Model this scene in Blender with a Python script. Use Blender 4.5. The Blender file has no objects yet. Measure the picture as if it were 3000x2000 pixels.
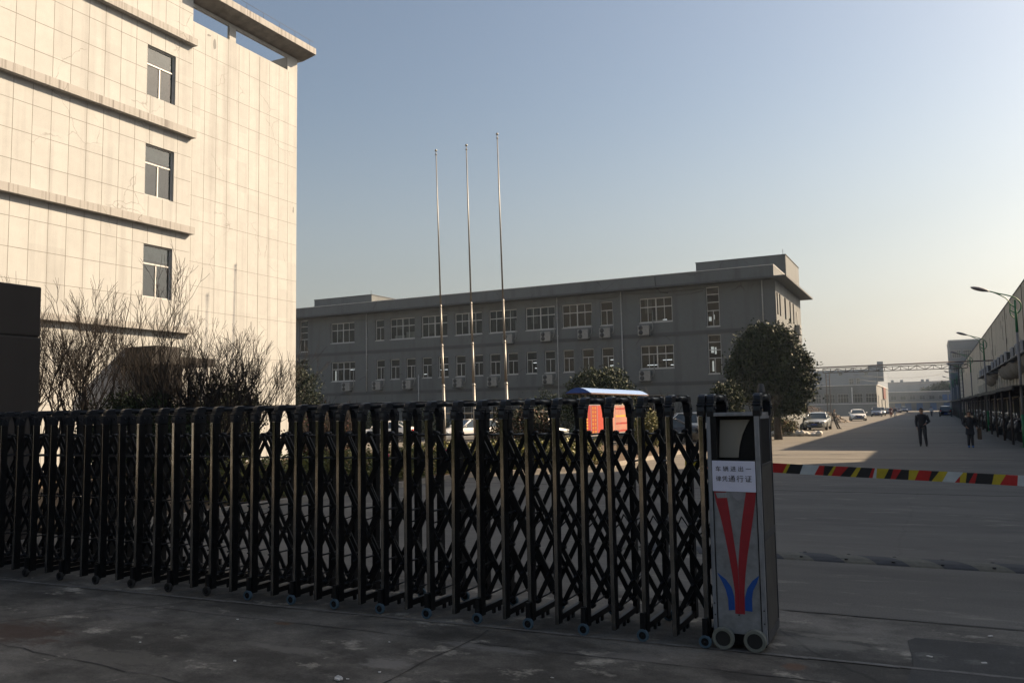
import bpy, bmesh, math, random
import numpy as np
from mathutils import Vector, Matrix
R = math.radians
random.seed(7); RNG = np.random.default_rng(11)
C = bpy.context.scene.collection
scn = bpy.context.scene

# ------------------------------------------------------------------ camera
EYE = 1.8
cam_d = bpy.data.cameras.new('camera'); cam = bpy.data.objects.new('camera', cam_d); C.objects.link(cam)
cam_d.sensor_width = 36.0; cam_d.lens = 36.0 * 2420.0 / 3000.0; cam_d.clip_start = 0.05; cam_d.clip_end = 9000
rx = Vector((0.89139312, 0.4529032, -0.01723369)); up = Vector((0.05415889, -0.06868848, 0.99616701)); fw = Vector((-0.44998347, 0.88890977, 0.08575718))
m3 = Matrix((rx, up, -fw)).transposed()
cam.matrix_world = Matrix.Translation((0, 0, EYE)) @ m3.to_4x4()
scn.camera = cam

# ------------------------------------------------------------------ light
SUN_DIR = Vector((1.13, 1.05, 1.0)).normalized()
el = math.asin(SUN_DIR.z); az = math.atan2(SUN_DIR.x, SUN_DIR.y)
w = bpy.data.worlds.new('World'); scn.world = w; w.use_nodes = True
nt = w.node_tree; nt.nodes.clear()
sky = nt.nodes.new('ShaderNodeTexSky'); sky.sky_type = 'NISHITA'; sky.sun_disc = False
sky.sun_elevation = el; sky.sun_rotation = az; sky.air_density = 1.5; sky.dust_density = 3.0; sky.ozone_density = 1.3; sky.altitude = 50
hsv = nt.nodes.new('ShaderNodeHueSaturation'); tcw = nt.nodes.new('ShaderNodeTexCoord'); sx_ = nt.nodes.new('ShaderNodeSeparateXYZ'); nt.links.new(tcw.outputs['Generated'], sx_.inputs[0]); mrw = nt.nodes.new('ShaderNodeMapRange'); mrw.inputs[1].default_value = 0.0; mrw.inputs[2].default_value = 0.38; mrw.inputs[3].default_value = 0.36; mrw.inputs[4].default_value = 0.80; mrw.interpolation_type = 'SMOOTHSTEP'; nt.links.new(sx_.outputs[2], mrw.inputs[0]); nt.links.new(mrw.outputs[0], hsv.inputs['Saturation'])
bg = nt.nodes.new('ShaderNodeBackground'); bg.inputs[1].default_value = 0.055
wo = nt.nodes.new('ShaderNodeOutputWorld')
nt.links.new(sky.outputs[0], hsv.inputs['Color']); tn = nt.nodes.new('ShaderNodeVectorMath'); tn.operation = 'MULTIPLY'; tn.inputs[1].default_value = (.1000, .0985, .0995); gm = nt.nodes.new('ShaderNodeGamma'); gm.inputs[1].default_value = 1.2; t2 = nt.nodes.new('ShaderNodeVectorMath'); t2.operation = 'SCALE'; t2.inputs['Scale'].default_value = 11.3
nt.links.new(hsv.outputs[0], tn.inputs[0]); nt.links.new(tn.outputs[0], gm.inputs[0]); nt.links.new(gm.outputs[0], t2.inputs[0]); nt.links.new(t2.outputs[0], bg.inputs[0]); nt.links.new(bg.outputs[0], wo.inputs[0])
sd = bpy.data.lights.new('sun', 'SUN'); sd.energy = 5.0; sd.angle = R(0.6); sd.color = (1.0, 0.76, 0.51)
so = bpy.data.objects.new('sun', sd); C.objects.link(so)
so.rotation_euler = SUN_DIR.to_track_quat('Z', 'Y').to_euler(); so.location = (30, 30, 40)
scn.view_settings.view_transform = 'Standard'; scn.view_settings.look = 'None'
scn.view_settings.exposure = 1.22; scn.view_settings.gamma = 1.0; scn.view_settings.use_curve_mapping = False

# ------------------------------------------------------------------ materials
MATS = {}
def mat(name, col, rough=0.7, var=0.12, scale=6.0, metal=0.0, bump=0.0, spec=0.5, stretch=(1, 1, 1), emit=0.0, coat=0.0, dirt=None, dirt_amt=0.0, detail=5.0):
    if name in MATS: return MATS[name]
    m = bpy.data.materials.new(name); m.use_nodes = True; n = m.node_tree.nodes; l = m.node_tree.links
    b = n['Principled BSDF']
    b.inputs['Roughness'].default_value = rough; b.inputs['Metallic'].default_value = metal
    b.inputs['Specular IOR Level'].default_value = spec; b.inputs['Coat Weight'].default_value = coat
    tc = n.new('ShaderNodeTexCoord'); mp = n.new('ShaderNodeMapping'); mp.inputs['Scale'].default_value = stretch
    l.new(tc.outputs['Object'], mp.inputs[0])
    nz = n.new('ShaderNodeTexNoise'); nz.inputs['Scale'].default_value = scale; nz.inputs['Detail'].default_value = detail; nz.inputs['Roughness'].default_value = 0.62
    l.new(mp.outputs[0], nz.inputs['Vector'])
    mr = n.new('ShaderNodeMapRange'); mr.inputs[1].default_value = 0.3; mr.inputs[2].default_value = 0.7
    mr.inputs[3].default_value = 1 - var; mr.inputs[4].default_value = 1 + var
    l.new(nz.outputs[0], mr.inputs[0])
    mx = n.new('ShaderNodeVectorMath'); mx.operation = 'MULTIPLY'
    mx.inputs[0].default_value = col[:3]; l.new(mr.outputs[0], mx.inputs[1])
    out = mx.outputs[0]
    if dirt is not None:
        n2 = n.new('ShaderNodeTexNoise'); n2.inputs['Scale'].default_value = 0.9; n2.inputs['Detail'].default_value = 9; n2.inputs['Roughness'].default_value = 0.7
        mp2 = n.new('ShaderNodeMapping'); mp2.inputs['Scale'].default_value = (1, 1, 0.3); l.new(tc.outputs['Object'], mp2.inputs[0]); l.new(mp2.outputs[0], n2.inputs['Vector'])
        r2 = n.new('ShaderNodeMapRange'); r2.inputs[1].default_value = 0.48; r2.inputs[2].default_value = 0.75; r2.inputs[3].default_value = 0; r2.inputs[4].default_value = dirt_amt
        l.new(n2.outputs[0], r2.inputs[0])
        mm = n.new('ShaderNodeMix'); mm.data_type = 'RGBA'; l.new(r2.outputs[0], mm.inputs[0]); l.new(out, mm.inputs[6]); mm.inputs[7].default_value = (*dirt, 1)
        out = mm.outputs[2]
    l.new(out, b.inputs['Base Color'])
    if bump:
        bp = n.new('ShaderNodeBump'); bp.inputs['Strength'].default_value = bump; bp.inputs['Distance'].default_value = 0.02
        l.new(nz.outputs[0], bp.inputs['Height']); l.new(bp.outputs[0], b.inputs['Normal'])
    if emit:
        b.inputs['Emission Color'].default_value = (*col[:3], 1); b.inputs['Emission Strength'].default_value = emit
    MATS[name] = m; return m

def node_add(m): return m.node_tree.nodes, m.node_tree.links

def plaster(name, col, crack=(0.12, 0.1, 0.08), crack_amt=0.6, streak=0.25, crack_scale=0.55, streak_scale=2.5, patch=0.0):
    """painted render: fine grain, vertical rain streaks, hairline cracks in places"""
    m = mat(name, col, 0.85, 0.05, 2.2, bump=0.05)
    n, l = node_add(m); b = n['Principled BSDF']; prev = b.inputs['Base Color'].links[0].from_socket
    tc = n.new('ShaderNodeTexCoord')
    mp = n.new('ShaderNodeMapping'); mp.inputs['Scale'].default_value = (streak_scale, streak_scale, 0.12); l.new(tc.outputs['Object'], mp.inputs[0])
    s = n.new('ShaderNodeTexNoise'); s.inputs['Scale'].default_value = 1.0; s.inputs['Detail'].default_value = 7; l.new(mp.outputs[0], s.inputs['Vector'])
    r = n.new('ShaderNodeMapRange'); r.inputs[1].default_value = 0.5; r.inputs[2].default_value = 0.78; r.inputs[3].default_value = 0; r.inputs[4].default_value = streak; l.new(s.outputs[0], r.inputs[0])
    mm = n.new('ShaderNodeMix'); mm.data_type = 'RGBA'; l.new(r.outputs[0], mm.inputs[0]); l.new(prev, mm.inputs[6]); mm.inputs[7].default_value = (col[0] * .35, col[1] * .33, col[2] * .32, 1)
    dn = n.new('ShaderNodeTexNoise'); dn.inputs['Scale'].default_value = 1.6; dn.inputs['Detail'].default_value = 6; l.new(tc.outputs['Object'], dn.inputs['Vector'])
    ad = n.new('ShaderNodeMix'); ad.data_type = 'VECTOR'; ad.inputs[0].default_value = 0.34; l.new(tc.outputs['Object'], ad.inputs[4]); l.new(dn.outputs['Color'], ad.inputs[5])
    v = n.new('ShaderNodeTexVoronoi'); v.feature = 'DISTANCE_TO_EDGE'; v.inputs['Scale'].default_value = crack_scale; l.new(ad.outputs[1], v.inputs['Vector'])
    r2 = n.new('ShaderNodeMapRange'); r2.inputs[1].default_value = 0.0; r2.inputs[2].default_value = 0.013; r2.inputs[3].default_value = 1; r2.inputs[4].default_value = 0; l.new(v.outputs['Distance'], r2.inputs[0])
    k = n.new('ShaderNodeTexNoise'); k.inputs['Scale'].default_value = 0.5; k.inputs['Detail'].default_value = 5; l.new(tc.outputs['Object'], k.inputs['Vector'])
    r3 = n.new('ShaderNodeMapRange'); r3.inputs[1].default_value = 0.555; r3.inputs[2].default_value = 0.62; r3.inputs[3].default_value = 0; r3.inputs[4].default_value = crack_amt; l.new(k.outputs[0], r3.inputs[0])
    mu = n.new('ShaderNodeMath'); mu.operation = 'MULTIPLY'; l.new(r2.outputs[0], mu.inputs[0]); l.new(r3.outputs[0], mu.inputs[1])
    m2 = n.new('ShaderNodeMix'); m2.data_type = 'RGBA'; l.new(mu.outputs[0], m2.inputs[0]); l.new(mm.outputs[2], m2.inputs[6]); m2.inputs[7].default_value = (*crack, 1)
    l.new(m2.outputs[2], b.inputs['Base Color'])
    return m

def panel_tone(m, wy, wz, oy, oz, amt):
    """each cladding panel gets its own slight tone"""
    n, l = node_add(m); b = n['Principled BSDF']; prev = b.inputs['Base Color'].links[0].from_socket
    tc = n.new('ShaderNodeTexCoord'); ad = n.new('ShaderNodeVectorMath'); ad.operation = 'ADD'; ad.inputs[1].default_value = (0, oy, oz); l.new(tc.outputs['Object'], ad.inputs[0])
    mu = n.new('ShaderNodeVectorMath'); mu.operation = 'MULTIPLY'; mu.inputs[1].default_value = (0, 1 / wy, 1 / wz); l.new(ad.outputs[0], mu.inputs[0])
    fl = n.new('ShaderNodeVectorMath'); fl.operation = 'FLOOR'; l.new(mu.outputs[0], fl.inputs[0]); wn = n.new('ShaderNodeTexWhiteNoise'); l.new(fl.outputs[0], wn.inputs['Vector'])
    r = n.new('ShaderNodeMapRange'); r.inputs[3].default_value = 1 - amt; r.inputs[4].default_value = 1 + amt; l.new(wn.outputs[0], r.inputs[0])
    mm = n.new('ShaderNodeVectorMath'); mm.operation = 'MULTIPLY'; l.new(prev, mm.inputs[0]); l.new(r.outputs[0], mm.inputs[1]); l.new(mm.outputs[0], b.inputs['Base Color'])
def ground_mat(name, col, light, dark, s1=0.35, crack=0.5, stretch=(1, 1, 1), rough=0.9, spots=()):
    m = bpy.data.materials.new(name); m.use_nodes = True; n, l = node_add(m); b = n['Principled BSDF']; b.inputs['Roughness'].default_value = rough; b.inputs['Specular IOR Level'].default_value = 0.25
    tc = n.new('ShaderNodeTexCoord'); mp = n.new('ShaderNodeMapping'); mp.inputs['Scale'].default_value = stretch; l.new(tc.outputs['Object'], mp.inputs[0])
    def noise(sc, det, a, bb, lo=0., hi=1., vec=mp.outputs[0]):
        t = n.new('ShaderNodeTexNoise'); t.inputs['Scale'].default_value = sc; t.inputs['Detail'].default_value = det; t.inputs['Roughness'].default_value = 0.68; l.new(vec, t.inputs['Vector'])
        r = n.new('ShaderNodeMapRange'); r.inputs[1].default_value = a; r.inputs[2].default_value = bb; r.inputs[3].default_value = lo; r.inputs[4].default_value = hi; l.new(t.outputs[0], r.inputs[0]); return r.outputs[0], t
    f1, t1 = noise(s1, 9, 0.42, 0.72, 0, 0.8)
    f2, t2 = noise(s1 * 2.7, 10, 0.5, 0.75, 0, 0.7)
    f3, t3 = noise(55, 4, 0.3, 0.7, 0.78, 1.22, tc.outputs['Object'])
    f4, t4 = noise(2.3, 14, 0.575, 0.66, 0, 0.8)
    a = n.new('ShaderNodeMix'); a.data_type = 'RGBA'; l.new(f1, a.inputs[0]); a.inputs[6].default_value = (*col, 1); a.inputs[7].default_value = (*light, 1)
    c = n.new('ShaderNodeMix'); c.data_type = 'RGBA'; l.new(f2, c.inputs[0]); l.new(a.outputs[2], c.inputs[6]); c.inputs[7].default_value = (*dark, 1)
    c4 = n.new('ShaderNodeMix'); c4.data_type = 'RGBA'; l.new(f4, c4.inputs[0]); l.new(c.outputs[2], c4.inputs[6]); c4.inputs[7].default_value = (light[0] * 1.35, light[1] * 1.35, light[2] * 1.3, 1)
    mu = n.new('ShaderNodeVectorMath'); mu.operation = 'MULTIPLY'; l.new(c4.outputs[2], mu.inputs[0]); l.new(f3, mu.inputs[1])
    dn = n.new('ShaderNodeTexNoise'); dn.inputs['Scale'].default_value = 0.9; dn.inputs['Detail'].default_value = 7; l.new(tc.outputs['Object'], dn.inputs['Vector'])
    ad = n.new('ShaderNodeMix'); ad.data_type = 'VECTOR'; ad.inputs[0].default_value = 0.3; l.new(tc.outputs['Object'], ad.inputs[4]); l.new(dn.outputs['Color'], ad.inputs[5])
    v = n.new('ShaderNodeTexVoronoi'); v.feature = 'DISTANCE_TO_EDGE'; v.inputs['Scale'].default_value = 0.22; l.new(ad.outputs[1], v.inputs['Vector'])
    r2 = n.new('ShaderNodeMapRange'); r2.inputs[1].default_value = 0.0; r2.inputs[2].default_value = 0.004; r2.inputs[3].default_value = crack; r2.inputs[4].default_value = 0; l.new(v.outputs['Distance'], r2.inputs[0])
    m2 = n.new('ShaderNodeMix'); m2.data_type = 'RGBA'; l.new(r2.outputs[0], m2.inputs[0]); l.new(mu.outputs[0], m2.inputs[6]); m2.inputs[7].default_value = (.02, .02, .02, 1)
    res = m2.outputs[2]
    if spots:
        en = n.new('ShaderNodeTexNoise'); en.inputs['Scale'].default_value = 4.5; en.inputs['Detail'].default_value = 12; en.inputs['Roughness'].default_value = .72
        em = n.new('ShaderNodeMapping'); em.inputs['Scale'].default_value = (.6, 1.3, 1); l.new(tc.outputs['Object'], em.inputs[0]); l.new(em.outputs[0], en.inputs['Vector'])
        for (sx_, sy_, ra, rb_, colr, amt) in spots:
            mp3 = n.new('ShaderNodeMapping'); mp3.inputs['Location'].default_value = (-sx_ / ra, -sy_ / rb_, 0); mp3.inputs['Scale'].default_value = (1 / ra, 1 / rb_, 0); l.new(tc.outputs['Object'], mp3.inputs[0])
            ln = n.new('ShaderNodeVectorMath'); ln.operation = 'LENGTH'; l.new(mp3.outputs[0], ln.inputs[0])
            ms = n.new('ShaderNodeMath'); ms.operation = 'MULTIPLY_ADD'; ms.inputs[1].default_value = -.42; l.new(ln.outputs['Value'], ms.inputs[0]); l.new(en.outputs[0], ms.inputs[2])
            mr_ = n.new('ShaderNodeMapRange'); mr_.inputs[1].default_value = .22; mr_.inputs[2].default_value = .36; mr_.inputs[3].default_value = 0; mr_.inputs[4].default_value = amt; l.new(ms.outputs[0], mr_.inputs[0])
            mxx = n.new('ShaderNodeMix'); mxx.data_type = 'RGBA'; l.new(mr_.outputs[0], mxx.inputs[0]); l.new(res, mxx.inputs[6]); mxx.inputs[7].default_value = (*colr, 1); res = mxx.outputs[2]
    l.new(res, b.inputs['Base Color'])
    bp = n.new('ShaderNodeBump'); bp.inputs['Strength'].default_value = 0.35; bp.inputs['Distance'].default_value = 0.008; l.new(t3.outputs[0], bp.inputs['Height']); l.new(bp.outputs[0], b.inputs['Normal'])
    MATS[name] = m; return m

def glass_mat(name, tint, alpha, rough=0.04, gl=0.9):
    m = bpy.data.materials.new(name); m.use_nodes = True; n, l = node_add(m); n.clear()
    o = n.new('ShaderNodeOutputMaterial'); t = n.new('ShaderNodeBsdfTransparent'); t.inputs[0].default_value = (*tint, 1)
    g = n.new('ShaderNodeBsdfGlossy'); g.inputs['Roughness'].default_value = rough; g.inputs[0].default_value = (gl * .95, gl * .98, gl, 1)
    f = n.new('ShaderNodeFresnel'); f.inputs[0].default_value = 1.5
    ma = n.new('ShaderNodeMath'); ma.operation = 'MULTIPLY_ADD'; ma.inputs[1].default_value = 1.0; ma.inputs[2].default_value = alpha; l.new(f.outputs[0], ma.inputs[0])
    tc = n.new('ShaderNodeTexCoord'); nz = n.new('ShaderNodeTexNoise'); nz.inputs['Scale'].default_value = 0.8; l.new(tc.outputs['Object'], nz.inputs['Vector'])
    bp = n.new('ShaderNodeBump'); bp.inputs['Strength'].default_value = 0.06; bp.inputs['Distance'].default_value = 0.05; l.new(nz.outputs[0], bp.inputs['Height']); l.new(bp.outputs[0], g.inputs['Normal'])
    mx = n.new('ShaderNodeMixShader'); l.new(ma.outputs[0], mx.inputs[0]); l.new(t.outputs[0], mx.inputs[1]); l.new(g.outputs[0], mx.inputs[2]); l.new(mx.outputs[0], o.inputs[0])
    MATS[name] = m; return m

ground_mat('concrete_yard', (0.118, 0.112, 0.100), (0.178, 0.168, 0.148), (0.076, 0.073, 0.066), 0.45, 0.12, (0.35, 1.3, 1))
ground_mat('concrete_road', (0.150, 0.137, 0.118), (0.185, 0.170, 0.148), (0.120, 0.110, 0.098), 0.12, 0.35, (0.5, 1, 1))
ground_mat('concrete_apron', (0.066, 0.062, 0.054), (0.29, 0.27, 0.235), (0.028, 0.026, 0.023), 0.9, 0.5, (0.7, 1, 1), spots=[(-3.66, 5.12, .30, .28, (.21, .20, .18), .75), (-3.2, 5.75, .75, .16, (.22, .21, .19), .6), (-4.5, 5.1, .8, .14, (.18, .17, .15), .6), (-5.6, 4.4, .9, .35, (.15, .14, .12), .55), (-.75, 7.1, .75, .16, (.23, .215, .18), .7), (-.9, 6.85, .8, .2, (.2, .185, .155), .6), (-5.19, 5.71, .22, .09, (.13, .07, .035), .7), (-7.1, 4.55, 1.0, .5, (.07, .042, .03), .7), (-.97, 6.2, .12, .12, (.16, .08, .045), .6), (-1.1, 5.8, .5, .35, (.03, .028, .026), .6), (-2.2, 5.95, .9, .2, (.17, .16, .145), .5), (-6.6, 5.3, .8, .12, (.16, .15, .14), .5)])
ground_mat('asphalt_patch', (0.062, 0.061, 0.058), (0.10, 0.10, 0.094), (0.045, 0.045, 0.042), 0.8, 0.2)
ground_mat('soil', (0.085, 0.062, 0.042), (0.13, 0.10, 0.07), (0.05, 0.036, 0.025), 1.2, 0.1)
mat('joint', (0.035, 0.034, 0.032), 0.95)
mat('kerb', (0.26, 0.24, 0.21), 0.9, 0.2, 3, dirt=(.1, .09, .08), dirt_amt=.5)
plaster('white_wall', (0.330, 0.343, 0.345), (0.09, 0.08, 0.07), 0.5, 0.36, 1.15, 2.6)
panel_tone(MATS['white_wall'], .618, 1.24, -11.24 + 6.18, 0.16, .045)
plaster('ledge_wall', (0.27, 0.27, 0.265), (0.10, 0.09, 0.08), 0.8, 1.0, 0.9, 11.0)
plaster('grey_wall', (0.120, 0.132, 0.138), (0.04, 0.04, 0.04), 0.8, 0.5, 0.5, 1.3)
plaster('grey_wall_side', (0.56, 0.51, 0.42), (0.15, 0.14, 0.12), 0.5, 0.30, 0.4, 1.6)
plaster('grey_band', (0.072, 0.077, 0.082), (0.06, 0.06, 0.055), 0.3, 0.25, 0.4, 1.6)
plaster('beige_wall', (0.47, 0.42, 0.33), (0.05, 0.045, 0.035), 0.8, 0.6, 0.22, 0.7)
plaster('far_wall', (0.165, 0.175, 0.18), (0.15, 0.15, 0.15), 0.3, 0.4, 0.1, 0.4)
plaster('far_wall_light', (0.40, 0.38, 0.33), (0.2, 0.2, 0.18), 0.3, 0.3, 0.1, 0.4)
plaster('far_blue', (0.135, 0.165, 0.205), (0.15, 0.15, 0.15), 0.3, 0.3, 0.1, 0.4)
plaster('monolith_stone', (0.022, 0.019, 0.017), (0.03, 0.02, 0.02), 0.2, 0.4, 0.6, 2.0)
mat('panel_joint', (0.145, 0.14, 0.13), 0.95, 0.3, 3)
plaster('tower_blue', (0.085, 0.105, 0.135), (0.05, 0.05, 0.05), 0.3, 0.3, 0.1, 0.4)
mat('soffit_shade', (0.13, 0.125, 0.12), 0.85, 0.3, 3)  # darker than the ledge render: shade under the slab put into the colour
mat('roof_edge', (0.60, 0.60, 0.60), 0.6, 0.15, 4)
mat('window_frame', (0.44, 0.45, 0.45), 0.45, 0.1, 5)
mat('window_frame_grey', (0.27, 0.28, 0.29), 0.45, 0.1, 5)
mat('interior', (0.02, 0.022, 0.024), 0.95, 0.5, 1.2)
mat('interior_pale', (0.35, 0.38, 0.36), 0.9, 0.3, 1.2)
mat('tube_light', (0.95, 0.97, 1.0), 0.5, 0, emit=0.9)
mat('daylight_glow', (0.75, 0.76, 0.74), 0.5, 0.1, emit=0.35)
glass_mat('glass_dark', (0.5, 0.54, 0.54), 0.0, gl=0.55)
glass_mat('glass_blue', (0.62, 0.74, 0.72), 0.08, gl=0.5)
mat('car_glass', (0.03, 0.045, 0.055), 0.06, 0.05, spec=0.9)
mat('downpipe', (0.42, 0.42, 0.42), 0.5, 0.1)
mat('ac_white', (0.25, 0.255, 0.25), 0.55, 0.15, 5, dirt=(.2, .18, .15), dirt_amt=.5)
mat('ac_dark', (0.04, 0.042, 0.045), 0.6)
mat('gate_black', (0.0065, 0.007, 0.008), 0.45, 0.35, 30, spec=0.22, bump=0.05)
mat('gate_bar', (0.013, 0.015, 0.019), 0.30, 0.3, 20, metal=0.0, spec=0.3)
mat('gate_steel', (0.29, 0.29, 0.285), 0.14, 0.35, 9, metal=1.0, bump=0.08, stretch=(1, 1, 0.5), dirt=(.05, .04, .03), dirt_amt=.6)
mat('wheel_blue', (0.045, 0.085, 0.12), 0.7, 0.2, 20)
mat('wheel_grey', (0.14, 0.15, 0.13), 0.8, 0.2, 20)
mat('rubber', (0.012, 0.012, 0.012), 0.7)
mat('aluminium', (0.24, 0.25, 0.27), 0.45, 0.25, 22, metal=0.35, dirt=(.09, .08, .07), dirt_amt=.5, stretch=(1, 1, .3))
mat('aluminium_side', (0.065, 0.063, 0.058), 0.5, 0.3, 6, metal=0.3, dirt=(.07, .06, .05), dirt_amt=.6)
mat('panel_white', (0.20, 0.21, 0.22), 0.35, 0.3, 9, dirt=(.12, .11, .10), dirt_amt=.7)
mat('cream_panel', (0.24, 0.22, 0.18), 0.5, 0.1, 4)
mat('film_red', (0.26, 0.012, 0.02), 0.45, 0.12, 14)
mat('film_blue', (0.005, 0.06, 0.28), 0.45, 0.1, 14)
mat('paper', (0.62, 0.64, 0.78), 0.8, 0.03, 3)
mat('ink', (0.012, 0.012, 0.014), 0.9, 0)
mat('steel_pole', (0.24, 0.235, 0.22), 0.5, 0.15, 6, metal=0.7)
mat('tape_red', (0.38, 0.015, 0.015), 0.4, 0.12, 8)
mat('tape_yellow', (0.42, 0.33, 0.02), 0.4, 0.12, 8)
mat('tape_black', (0.014, 0.014, 0.016), 0.4, 0.2, 8)
mat('tape_white', (0.45, 0.49, 0.50), 0.4, 0.1, 8)
mat('bump_dark', (0.022, 0.024, 0.028), 0.75, 0.2, 14, bump=0.4)
mat('bump_pale', (0.085, 0.082, 0.062), 0.75, 0.25, 14, bump=0.4)
mat('lamp_grey', (0.20, 0.20, 0.21), 0.5, 0.15, 8)
mat('lamp_green', (0.01, 0.14, 0.055), 0.5, 0.15, 8)
mat('lamp_head', (0.16, 0.15, 0.17), 0.45, 0.1, 8)
mat('rust_steel', (0.06, 0.048, 0.045), 0.75, 0.3, 10)
mat('pipe_brown', (0.09, 0.055, 0.045), 0.7, 0.2, 10)
mat('canopy_sheet', (0.045, 0.045, 0.04), 0.8, 0.3, 1.5)
mat('canvas', (0.17, 0.155, 0.13), 0.9, 0.2, 1.2, bump=0.2)
mat('cooler', (0.38, 0.39, 0.42), 0.7, 0.2, 6)
mat('board_blue', (0.005, 0.06, 0.30), 0.5, 0.1)
mat('board_roof', (0.20, 0.31, 0.55), 0.4, 0.06)
mat('board_red', (0.24, 0.005, 0.005), 0.6, 0.08, 3)
mat('board_orange', (0.32, 0.03, 0.012), 0.6, 0.1, 3)
mat('board_yellow', (0.50, 0.27, 0.02), 0.6, 0.05, 3)
mat('board_pale', (0.33, 0.15, 0.11), 0.6, 0.1, 3)
mat('board_post', (0.36, 0.32, 0.23), 0.5, 0.1)
mat('bark', (0.075, 0.058, 0.045), 0.9, 0.3, 12, bump=0.4)
mat('bark_twig', (0.012, 0.009, 0.0075), 0.9, 0.3, 12)
for i, c_ in enumerate([(0.020, 0.032, 0.012), (0.034, 0.048, 0.018), (0.013, 0.021, 0.010)]):
    mat('leaf_%d' % i, c_, 0.6, 0.35, 1.2, spec=0.18)
for i, c_ in enumerate([(0.12, 0.125, 0.025), (0.18, 0.165, 0.04), (0.06, 0.07, 0.02)]):
    mat('hedge_%d' % i, c_, 0.6, 0.3, 1.2)
for i, c_ in enumerate([(0.16, 0.10, 0.06), (0.10, 0.06, 0.04), (0.22, 0.15, 0.09)]):
    mat('dry_%d' % i, c_, 0.8, 0.3, 1.2)
mat('red_leaf', (0.10, 0.018, 0.014), 0.6, 0.3)
mat('rubble', (0.23, 0.20, 0.165), 0.95, 0.4, 4, bump=0.3)
mat('white_bag', (0.6, 0.58, 0.54), 0.8, 0.15, 4)
mat('road_paint', (0.30, 0.29, 0.27), 0.85, 0.3, 9)
mat('blue_door', (0.03, 0.09, 0.24), 0.6, 0.15)
mat('red_cloth', (0.35, 0.05, 0.045), 0.8, 0.2)
mat('shed_shade_dark', (0.02, 0.022, 0.025), 0.9, 0.2)
mat('white_mark', (0.55, 0.53, 0.5), 0.9, 0.3, 9)
M = MATS

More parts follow.
